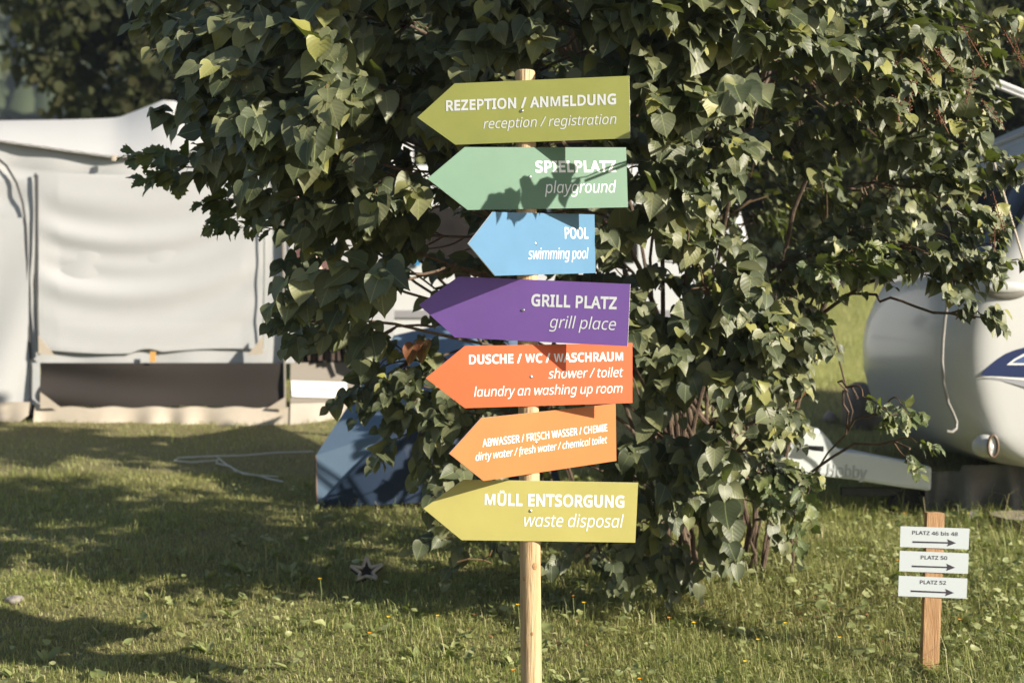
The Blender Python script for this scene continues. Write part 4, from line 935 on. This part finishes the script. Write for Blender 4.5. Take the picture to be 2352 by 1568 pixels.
s1 = sign(zoom1, (.36, .38, .105), -11, [(108, 345), (343, 132), (1438, 84), (1443, 475), (347, 516)], (763, 304),
     [('REZEPTION / ANMELDUNG', (289, 306), (1356, 264), 68, BD, 0), ('reception / registration', (523, 416), (1357, 386), 62, 0, 1)], 'olive green arrow board reading REZEPTION / ANMELDUNG')
s2 = sign(zoom1, (.085, .19, .125), 22.5, [(172, 728), (406, 531), (1418, 533), (1430, 908), (425, 925)], (815, 718),
     [('SPIELPLATZ', (850, 691), (1355, 688), 73, BD, 0), ('playground', (908, 819), (1357, 815), 73, 0, 1)], 'mint green arrow board reading SPIELPLATZ playground')
s3 = sign(zoom1, (.09, .205, .34), 55, [(428, 1136), (583, 937), (1220, 953), (1227, 1320), (597, 1337)], (852, 1135),
     [('POOL', (1034, 1104), (1180, 1105), 70, .036, 0), ('swimming pool', (805, 1233), (1182, 1229), 67, 0, 1)], 'sky blue arrow board turned aside, reading POOL swimming pool')
s4 = sign(zoom2, (.21, .11, .40), -13, [(98, 221), (305, 73), (1204, 112), (1190, 437), (287, 391)], (643, 248),
     [('GRILL PLATZ', (685, 228), (1132, 245), 65, BD, 0), ('grill place', (780, 339), (1128, 353), 62, 0, 1)], 'purple arrow board reading GRILL PLATZ grill place')
s5 = sign(zoom2, (.60, .095, .022), 17, [(135, 603), (338, 436), (1215, 420), (1215, 733), (340, 760)], (685, 596),
     [('DUSCHE / WC / WASCHRAUM', (361, 531), (1166, 514), 49, BD, 0), ('shower / toilet', (776, 605), (1167, 596), 49, 0, 1), ('laundry an washing up room', (387, 700), (1163, 679), 49, 0, 1)], 'red orange arrow board reading DUSCHE / WC / WASCHRAUM')
s6 = sign(zoom2, (.44, .135, .03), 40, [(258, 997), (425, 812), (1127, 737), (1131, 1035), (437, 1140)], (713, 940),
     [('ABWASSER / FRISCH WASSER / CHEMIE', (431, 963), (1083, 880), 39, .022, 0), ('dirty water / fresh water / chemical toilet', (395, 1035), (1083, 941), 38, 0, 1)], 'light orange tilted arrow board reading ABWASSER / FRISCH WASSER / CHEMIE')
s7 = sign(zoom2, (.42, .385, .12), 4, [(122, 1284), (330, 1133), (1245, 1149), (1230, 1462), (322, 1449)], (681, 1297),
     [('MÜLL ENTSORGUNG', (442, 1268), (1172, 1280), 64, BD, 0), ('waste disposal', (648, 1377), (1168, 1383), 65, 0, 1)], 'pale yellow arrow board reading MÜLL ENTSORGUNG waste disposal')

# ------------------------------------------------------------------ small pitch sign
M['stake'] = mat('raw_stake_wood', (.44, .27, .135), .7, noise=(20, (.26, .12, .045), .85), bump=(60, .4), stretch=(3, 3, .3))
M['board_white'] = mat('white_board', (.50, .55, .58), .45, spec=.4)
M['ink'] = mat('dark_print', (.035, .03, .045), .5)
def zoom3(x, y): return ((3500 + x / 2.008) / 1.7415, (1950 + y / 2.008) / 1.7415)
SD = 6.30
st = empty('pitch_sign', (float(at(2138, 1540, SD).x), SD, float(gz(1.85, SD))), 'small wooden stake with three white pitch number boards in the grass', 'sign')
nn = Vector((-.03, -1, 0)).normalized()
def p3(x, y, d): px, py = zoom3(x, y); return at(px, py, d)
mb = MB(); lowz = st.location.z - .12
tl, tr, bl, br = p3(420, 202, SD), p3(562, 206, SD), p3(380, 1480, SD), p3(515, 1480, SD)
dl = (bl - tl) / (tl.z - bl.z); dr = (br - tr) / (tr.z - br.z); bl = tl + dl * (tl.z - lowz); br = tr + dr * (tr.z - lowz)
mb.prism([tl, tl.lerp(tr, .5) + Vector((0, 0, .002)), tr, br, bl], (0.0, .045, 0)); mb.build('stake', M['stake'], st, bevel=.002)
Q = Vector((0, SD - .004, 0))
def r3(x, y, off=0): return ray(*zoom3(x, y), Vector((0, SD - .004 - off, 0)) + Vector((p3(450, 500, SD).x, 0, 0)), nn)
for ol, txt, a, b_, ar in (([(206, 308), (760, 327), (752, 494), (200, 474)], 'PLATZ 46 bis 48', (299, 374), (665, 386), (302, 434, 652, 443)),
                           ([(200, 505), (753, 526), (747, 690), (195, 669)], 'PLATZ 50', (368, 572), (580, 578), (296, 629, 645, 640)),
                           ([(192, 705), (743, 728), (735, 889), (186, 868)], 'PLATZ 52', (361, 771), (571, 777), (287, 828, 636, 843))):
    mb = MB(); mb.prism([r3(*p) for p in ol], -nn * .003); o = mb.build('board', M['board_white'], st); o['label'] = 'white board reading ' + txt
    P0, P1 = r3(*a), r3(*b_); place_text(txt, P0, P1, 30 / 2.008 / 1.7415 / F * SD, nn, M['ink'], o, .03, False)
    x0, y0, x1, y1 = ar; k = (y1 - y0) / (x1 - x0); yy = lambda x: y0 + k * (x - x0)
    mb = MB(); A = [(x0, yy(x0) - 7), (x1 - 64, yy(x1 - 64) - 6), (x1 - 72, yy(x1 - 72) - 30), (x1, y1), (x1 - 74, yy(x1 - 74) + 29), (x1 - 64, yy(x1 - 64) + 6), (x0, yy(x0) + 7)]
    mb.add([r3(*p) + nn * .0008 for p in A], [(0, 1, 5, 6), (1, 2, 3), (1, 3, 5), (3, 4, 5)]); mb.build('arrow', M['ink'], o)
# embossed lettering on the drawbar cover
place_text('Hobby', Vector((dx(1900), 8.72, dz(1091))), Vector((dx(1990), 8.72, dz(1100))), .075, Vector((0, -1, 0)), mat('embossed_plastic', (.40, .43, .44), .5), cv, .035, False, lift=.004)
# blurred brand print on the awning label, illegible in the photograph: rows of grey and orange marks
for x0_, x1_, m_ in ((678, 718, mat('label_grey', (.30, .33, .32), .6)), (728, 770, mat('label_orange', (.75, .30, .15), .6))):
    mb = MB(); xx = x0_
    while xx < x1_ - 3:
        w_ = random.choice((2.4, 3.2, 3.6)); h_ = random.choice((8, 8, 11))
        c = Vector(((xx - 1176) / F * 11.53, sidez(xx) - .0135, (784 - (899 + (xx - 678) * .03 - h_ / 2)) / F * 11.53)); mb.box(c, (w_ / F * 11.5, .001, h_ / F * 11.5)); xx += w_ + 1.3
    mb.build('print', m_, label_o)

# ------------------------------------------------------------------ small things on the grass
def gpt(px, py):
    """where the view ray through this pixel meets the ground"""
    lo, hi = 4.0, 60.0
    for _ in range(50):
        m_ = (lo + hi) / 2; p = at(px, py, m_)
        if p.z > float(gz(p.x, p.y)): lo = m_
        else: hi = m_
    p = at(px, py, lo); return Vector((p.x, p.y, float(gz(p.x, p.y))))
# white cord
mb = MB(); cpts = [(720, 1046), (640, 1051), (560, 1058), (470, 1058), (410, 1058), (400, 1064), (440, 1070), (500, 1068), (496, 1076), (530, 1082), (540, 1090), (590, 1098), (620, 1108), (650, 1117)]
mb.tube([gpt(*p) + Vector((0, 0, .03 + .01 * math.sin(i))) for i, p in enumerate(cpts)], .0055, 5)
mb.tube([gpt(*p) + Vector((0, 0, .035)) for p in ((500, 1062), (520, 1078), (560, 1100), (610, 1104), (640, 1106))], .005, 5)
o = mb.build('guy_rope', mat('white_cord', (.62, .60, .55), .7), smooth=True); tag(o, 'tangled white guy rope lying on the grass in front of the awning', 'rope')
# star shaped wooden thing
c = gpt(842, 1336); c.z += .045
sr = empty('wooden_star', tuple(c), 'dark star-shaped ornament with pale raised rims lying in the grass', 'ornament')
mb = MB(); k5 = 5; Pz = []
for i in range(10):
    a = i / 10 * 2 * math.pi + 2.9; r_ = .088 if i % 2 == 0 else .034
    Pz.append(Vector((r_ * math.cos(a) * 1.0, r_ * math.sin(a) * .75, r_ * math.sin(a) * .62 + (.012 if i % 2 == 0 else 0))))
mb.prism([c + p for p in Pz], (0, .004, -.012)); mb.build('star_body', mat('dark_wood', (.03, .02, .018), .8), sr)
for i in range(10):
    a, b_ = Pz[i], Pz[(i + 1) % 10]
    mb = MB(); mb.tube([c + a + Vector((0, 0, .012)), c + b_ + Vector((0, 0, .012))], [.009, .009], 6); mb.build('rim', mat('pale_wood', (.48, .42, .36), .7, noise=(60, (.34, .29, .24), .7)), sr, smooth=True)
# stones
def stone(px, py, size, label, name='stone', flat=.5, color=(.33, .30, .27), seed=1):
    r = random.Random(seed); bm = bmesh.new(); bmesh.ops.create_icosphere(bm, subdivisions=3, radius=1)
    g = gpt(px, py)
    ph = [r.uniform(0, 6) for _ in range(6)]
    for v in bm.verts:
        p = v.co.copy(); k = 1 + .16 * math.sin(p.x * 2.3 + ph[0]) + .13 * math.sin(p.y * 3.1 + ph[1]) + .1 * math.sin(p.z * 4 + ph[2]) + .05 * math.sin(p.x * 7 + p.y * 6 + ph[3])
        v.co = Vector((p.x * size[0] * k, p.y * size[1] * k, p.z * size[2] * k))
    me = bpy.data.meshes.new(name); bm.to_mesh(me); bm.free()
    o = link(name, me, mat(name, color, .85, noise=(18, tuple(v * .55 for v in color), .8), bump=(60, .6)), smooth=True); o.location = g + Vector((0, 0, size[2] * flat)); tag(o, label, 'stone'); return o
stone(28, 1386, (.045, .04, .03), 'small pale stone in the grass near the left edge', seed=2)
stone(1905, 968, (.06, .05, .05), 'small pinkish stone on the shaded lawn left of the caravan nose', color=(.40, .33, .30), seed=3)
stone(1985, 978, (.17, .20, .24), 'mottled grey boulder behind the lower edge of the caravan nose', name='boulder', color=(.22, .18, .16), seed=5)
# flat sawn log disc at the right edge
g = gpt(2345, 1212); lr = empty('log_slice', tuple(g), 'weathered sawn log slice lying at the right edge below the caravan', 'log')
mb = MB(); top = []; bot = []
for a in np.linspace(0, 2 * math.pi, 25)[:-1]:
    r_ = .17 * (1 + .06 * math.sin(3 * a) + .04 * math.sin(7 * a)); top.append(g + Vector((r_ * math.cos(a), r_ * .9 * math.sin(a), .075 + .012 * math.sin(a)))); bot.append(g + Vector((r_ * 1.02 * math.cos(a), r_ * .92 * math.sin(a), -.01)))
mb.add(top + bot, [(i, (i + 1) % 24, 24 + (i + 1) % 24, 24 + i) for i in range(24)]); mb.build('bark', mat('log_bark', (.12, .09, .07), .9, noise=(30, (.2, .17, .14), .7), bump=(50, .8)), lr, smooth=True)
mb = MB(); mb.add([p + Vector((0, 0, .0015)) for p in top], [tuple(range(24))]); mb.build('sawn_face', mat('sawn_wood', (.36, .32, .25), .8, noise=(12, (.22, .18, .13), .8), stretch=(1, 4, 1)), lr)
# bare twig under the bottom sign
mb = MB(); mb.tube([at(1050, 1290, 6.6), at(1075, 1283, 6.6), at(1110, 1285, 6.62), at(1125, 1275, 6.6), at(1130, 1262, 6.6)], .004, 5); mb.tube([at(1110, 1285, 6.62), at(1128, 1292, 6.64)], .003, 5)
# seed heads of the lilac
M['seed'] = mat('dry_seed_head', (.16, .06, .03), .8)
lil = bpy.data.objects['lilac_bush']
mb.build('bare_twig', M['twig'], lil)
for (px, py, d, L_) in ((2090, 180, 6.0, .16), (2110, 130, 6.0, .14), (2070, 220, 6.0, .12), (2135, 100, 6.0, .16), (2210, 60, 6.1, .22), (2240, 150, 6.1, .18), (2290, 40, 6.2, .26), (2320, 60, 6.2, .22), (2255, 230, 6.1, .16), (2280, 440, 6.1, .18), (2285, 520, 6.1, .14), (2150, 250, 5.95, .12), (2050, 130, 5.95, .10)):
    mb = MB(); c = at(px, py, d); dirv = Vector((random.uniform(-.3, .5), -.2, random.uniform(-1, -.4))).normalized(); mb.tube([c, c + dirv * L_], .0018, 4)
    for i in range(34):
        t = random.random(); w = .035 * (1 - .7 * t); p = c + dirv * L_ * t + Vector((random.gauss(0, w / 2), random.gauss(0, w / 2), random.gauss(0, .006)))
        r_ = random.uniform(.004, .0075); ax = Vector((random.gauss(0, 1), random.gauss(0, 1), random.gauss(0, 1))).normalized() * r_
        bx_ = ax.orthogonal().normalized() * r_ * .55; cx_ = ax.cross(bx_).normalized() * r_ * .55
        mb.add([p + ax, p - ax, p + bx_, p - bx_, p + cx_, p - cx_], [(0, 2, 4), (0, 4, 3), (0, 3, 5), (0, 5, 2), (1, 4, 2), (1, 3, 4), (1, 5, 3), (1, 2, 5)])
    mb.build('seed_head', M['seed'], lil)
# dead brown leaves
M['dead'] = leaf_mat('dead_leaf', [(0, (.16, .05, .02)), (1, (.26, .11, .05))], rough=.7, trans=.1)
for (px, py, d, s_) in ((950, 790, 6.3, .10), (975, 782, 6.3, .11), (1836, 880, 6.4, .09)):
    c = np.array([at(px, py, d)]); LV_ = leaf_verts(c, np.array([[random.uniform(-.4, .4), -.2, -1]]), np.array([[random.uniform(-.6, .6), -1, .1]]), np.array([s_]), 'lilac')
    me = leaves_mesh('dead_leaf', LV_, 'lilac'); o = link('dead_leaf', me, M['dead'], lil)

# ------------------------------------------------------------------ hawkweed flowers in the lawn
M['petal'] = mat('orange_petal', (.80, .30, .02), .5); M['petal_y'] = mat('yellow_petal', (.85, .55, .04), .5); M['stem_g'] = mat('flower_stem', (.16, .20, .06), .6)
flowers = [(850, 1455, 'o'), (1006, 1415, 'y'), (1190, 1390, 'y'), (1342, 1385, 'y'), (1316, 1370, 'o'), (1538, 1420, 'o'), (1595, 1431, 'y'), (1805, 1432, 'y'), (1848, 1433, 'y'), (1930, 1465, 'y'), (2206, 1424, 'o'), (1713, 1520, 'y'), (1438, 1352, 'o'), (2064, 1288, 'o'), (2226, 1180, 'y'), (2080, 1180, 'o'), (1742, 1470, 'y'), (1470, 1560, 'o'), (1180, 1540, 'o'), (893, 1418, 'y'), (735, 1330, 'y')]
FL = ['orange hawkweed in the open grass left of the signpost, above the shadow band', 'yellow hawkweed closest on the left of the post, below the yellow board tip', 'yellow hawkweed right against the left side of the post',
      'yellow hawkweed on a long stalk just right of the post, lower of two', 'orange hawkweed just right of the post, above its yellow twin', 'orange hawkweed halfway between post and pitch sign, in low weeds',
      'yellow hawkweed right beside the orange one halfway to the pitch sign', 'yellow hawkweed in the long grass left of the pitch sign, taller of a close pair', 'yellow hawkweed, right one of a close pair left of the pitch sign',
      'yellow hawkweed low in the grass just left of the pitch sign stake', 'orange hawkweed just right of the pitch sign stake', 'yellow hawkweed near the bottom edge between post and pitch sign',
      'orange hawkweed right of the post in the brown litter under the bush', 'orange hawkweed left of the lowest white pitch board', 'yellow hawkweed bud standing above the top pitch board, to its right', 'orange hawkweed bud standing left of the top of the pitch stake',
      'yellow hawkweed in the weeds between the post and the pitch sign, above the lowest one', 'orange hawkweed at the bottom edge right of the post', 'orange hawkweed at the bottom edge left of the post', 'yellow hawkweed in the lit grass left of the post', 'pale yellow hawkweed bud on a leaning stalk left of the star ornament']
for i, (px, py, k) in enumerate(flowers):
    hgt = random.uniform(.10, .2); g = gpt(px + random.uniform(-6, 6), py + hgt / 6.6 * F * .98 / 1.0)
    if g.y < 4.6: continue
    top = Vector(at(px, py, g.y))
    rt = empty('hawkweed', tuple(g), FL[i], 'flower', 'hawkweed flowers scattered in the lawn')
    mb = MB(); mb.tube([g, (g + top) / 2 + Vector((random.uniform(-.012, .012), 0, 0)), top], .0016, 4); mb.build('stalk', M['stem_g'], rt)
    mb = MB()
    for a in np.linspace(0, 2 * math.pi, 10)[:-1]:
        o_ = Vector((math.cos(a), math.sin(a), .55)) * .0115; s_ = Vector((-math.sin(a), math.cos(a), 0)) * .004
        mb.add([top, top + o_ * .7 - s_, top + o_ * 1.1, top + o_ * .7 + s_], [(0, 1, 2, 3)])
    mb.build('flower_head', M['petal'] if k == 'o' else M['petal_y'], rt)

# ------------------------------------------------------------------ grass and weeds
def grass():
    Ps = []
    def scatter(n, x0, x1, y0, y1, wide):
        y = np.sqrt(rng.uniform(y0 ** 2, y1 ** 2, n)); x = rng.uniform(-1, 1, n) * (y * .36 + wide)
        k = (x > x0) & (x < x1); return np.stack([x[k], y[k]], 1)
    A = [(scatter(95000, -9, 9, 5.7, 7.6, .25), .034, .0030), (scatter(95000, -9, 9, 7.4, 9.8, .3), .033, .0034), (scatter(60000, -9, 9, 9.6, 13.5, .3), .03, .0036), (scatter(26000, 1.5, 9, 13, 22, .4), .04, .006), (scatter(6000, -9, 9, 4.3, 5.8, .3), .035, .003)]
    VV = []
    for P, h0, w0 in A:
        n = len(P); x, y = P[:, 0], P[:, 1]
        # patchy: tufts here and there, longer round the bush and to the right
        nz = np.sin(x * 3.1 + np.sin(y * 2.3) * 2) * np.cos(y * 4.3 + np.sin(x * 1.7) * 2)
        longer = np.clip((x + .3) / 1.6, 0, 1) * .75 + np.clip(1 - np.hypot((x - .9) / 1.5, (y - 7.7) / 1.0), 0, 1) * .8 + np.clip(1 - np.abs(y - 9.0) / .8, 0, 1) * np.clip((x - 1.6), 0, 1) * .9
        h = h0 * (1 + .35 * nz) * (1 + longer) * rng.gamma(6, 1 / 6, n); h = h * np.where(rng.random(n) < .02, 2.2, 1)
        ang = rng.uniform(0, 2 * np.pi, n); lean = rng.uniform(.15, 1.25, n)
        d = np.stack([np.cos(ang), np.sin(ang), np.zeros(n)], 1); s = np.stack([-np.sin(ang + rng.normal(0, .5, n)), np.cos(ang), np.zeros(n)], 1)
        w = (w0 * rng.uniform(.6, 1.4, n))[:, None]; base = np.stack([x, y, gz(x, y) - .004], 1)
        up = np.array([0, 0, 1.])
        m1 = base + h[:, None] * (up * .62 + d * (lean * .3)[:, None]); tip = base + h[:, None] * (up * (1 - .32 * lean)[:, None] + d * (lean)[:, None])
        VV.append(np.stack([base - s * w * .5, base + s * w * .5, m1 + s * w * .5, m1 - s * w * .5, tip], 1))
    V = np.concatenate(VV); n = len(V); o = np.arange(n)[:, None] * 5
    me = mesh_np('grass', V.reshape(-1, 3), [o + np.array([[0, 1, 2, 3]]), o + np.array([[3, 2, 4]])])
    ob = link('grass', me, M['grass']); tag(ob, 'mown lawn of short mixed green and straw-coloured blades', 'grass', kind='stuff')
    # low broad-leaved weeds
    P = []; Y = []; S_ = []
    n = 15000
    x = rng.uniform(-3, 3.2, n); y = rng.uniform(5.8, 9.5, n)
    dens = .12 + .22 * (x > -.2) + .75 * np.exp(-(((x - 1.35) / 1.2) ** 2 + ((y - 7.25) / .45) ** 2)) + .35 * np.clip((x - 1) / 1.5, 0, 1) * (y < 8)
    clump = (np.sin(x * 7.3 + 3 * np.sin(y * 3)) * np.cos(y * 9.1 + 2 * np.sin(x * 4)) > -.2)
    k = (rng.random(n) < dens * (.35 + .9 * clump)) & (np.abs(x) < y * .36 + .3); x, y = x[k], y[k]; n = len(x)
    hgt = rng.uniform(.012, .06, n) * (1 + .8 * (x > .4)); a = rng.uniform(0, 2 * np.pi, n)
    P = np.stack([x, y, gz(x, y) + hgt], 1); Yd = norm(np.stack([np.cos(a), np.sin(a), rng.uniform(-.2, .7, n)], 1)); Z = norm(np.stack([rng.normal(0, .35, n), rng.normal(-.25, .35, n), np.ones(n)], 1))
    LV = leaf_verts(P, Yd, Z, rng.gamma(7, .0275 / 7, n) * (1 + .35 * (rng.random(n) < .2)), 'lilac', aspect=.85)
    me = leaves_mesh('ground_weeds', LV, 'lilac'); ob = link('ground_weeds', me, M['weed']); tag(ob, 'low clover and broad-leaved weeds growing through the grass', 'weeds', kind='stuff')
    # rosettes of long leaves (plantain, dandelion)
    P = []; Y = []; Z = []; S_ = []
    for _ in range(260):
        x = rng.uniform(-2.2, 2.9) if rng.random() < .6 else rng.uniform(.5, 2.9); y = rng.uniform(6.0, 8.2)
        if abs(x) > y * .36 + .2: continue
        z = float(gz(x, y)); k = rng.integers(3, 8); sz = rng.uniform(.05, .10)
        for j in range(k):
            a = rng.uniform(0, 6.28); P.append((x, y, z)); Y.append((math.cos(a), math.sin(a), rng.uniform(.3, 1.4))); Z.append((-math.cos(a) * .5, -math.sin(a) * .5, 1)); S_.append(sz * rng.uniform(.7, 1.2))
    LV = leaf_verts(np.array(P), norm(np.array(Y)), norm(np.array(Z)), np.array(S_), 'simple', aspect=.7)
    me = leaves_mesh('broad_weeds', LV, 'simple'); ob = link('broad_weeds', me, M['weed']); tag(ob, 'rosettes of long weed leaves standing in the lawn', 'weeds', kind='stuff')
    # brown litter below the bush
    n = 2600; x = rng.normal(1.35, .75, n); y = rng.normal(7.15, .35, n); P = np.stack([x, y, gz(x, y) + rng.uniform(.005, .03, n)], 1); a = rng.uniform(0, 6.28, n)
    LV = leaf_verts(P, norm(np.stack([np.cos(a), np.sin(a), rng.normal(0, .3, n)], 1)), norm(rng.normal(0, .4, (n, 3)) + np.array([0, 0, 1])), rng.uniform(.01, .035, n), 'simple', aspect=.6)
    me = leaves_mesh('leaf_litter', LV, 'simple'); ob = link('leaf_litter', me, M['dead']); tag(ob, 'brown dead leaves and bits lying under the bush', 'litter', kind='stuff')
grass()

# ------------------------------------------------------------------ thin valley haze
hz = bpy.data.materials.new('valley_haze'); hz.use_nodes = True; hn = hz.node_tree.nodes; hn.clear()
ho = hn.new('ShaderNodeOutputMaterial'); hv = hn.new('ShaderNodeVolumePrincipled'); hv.inputs['Color'].default_value = (.70, .84, 1, 1); hv.inputs['Density'].default_value = .0007; hv.inputs['Anisotropy'].default_value = .2
hz.node_tree.links.new(hv.outputs[0], ho.inputs['Volume'])
mb = MB(); mb.box((0, 130, 63.5), (860, 360, 133)); o = mb.build('haze', hz); tag(o, kind='stuff')
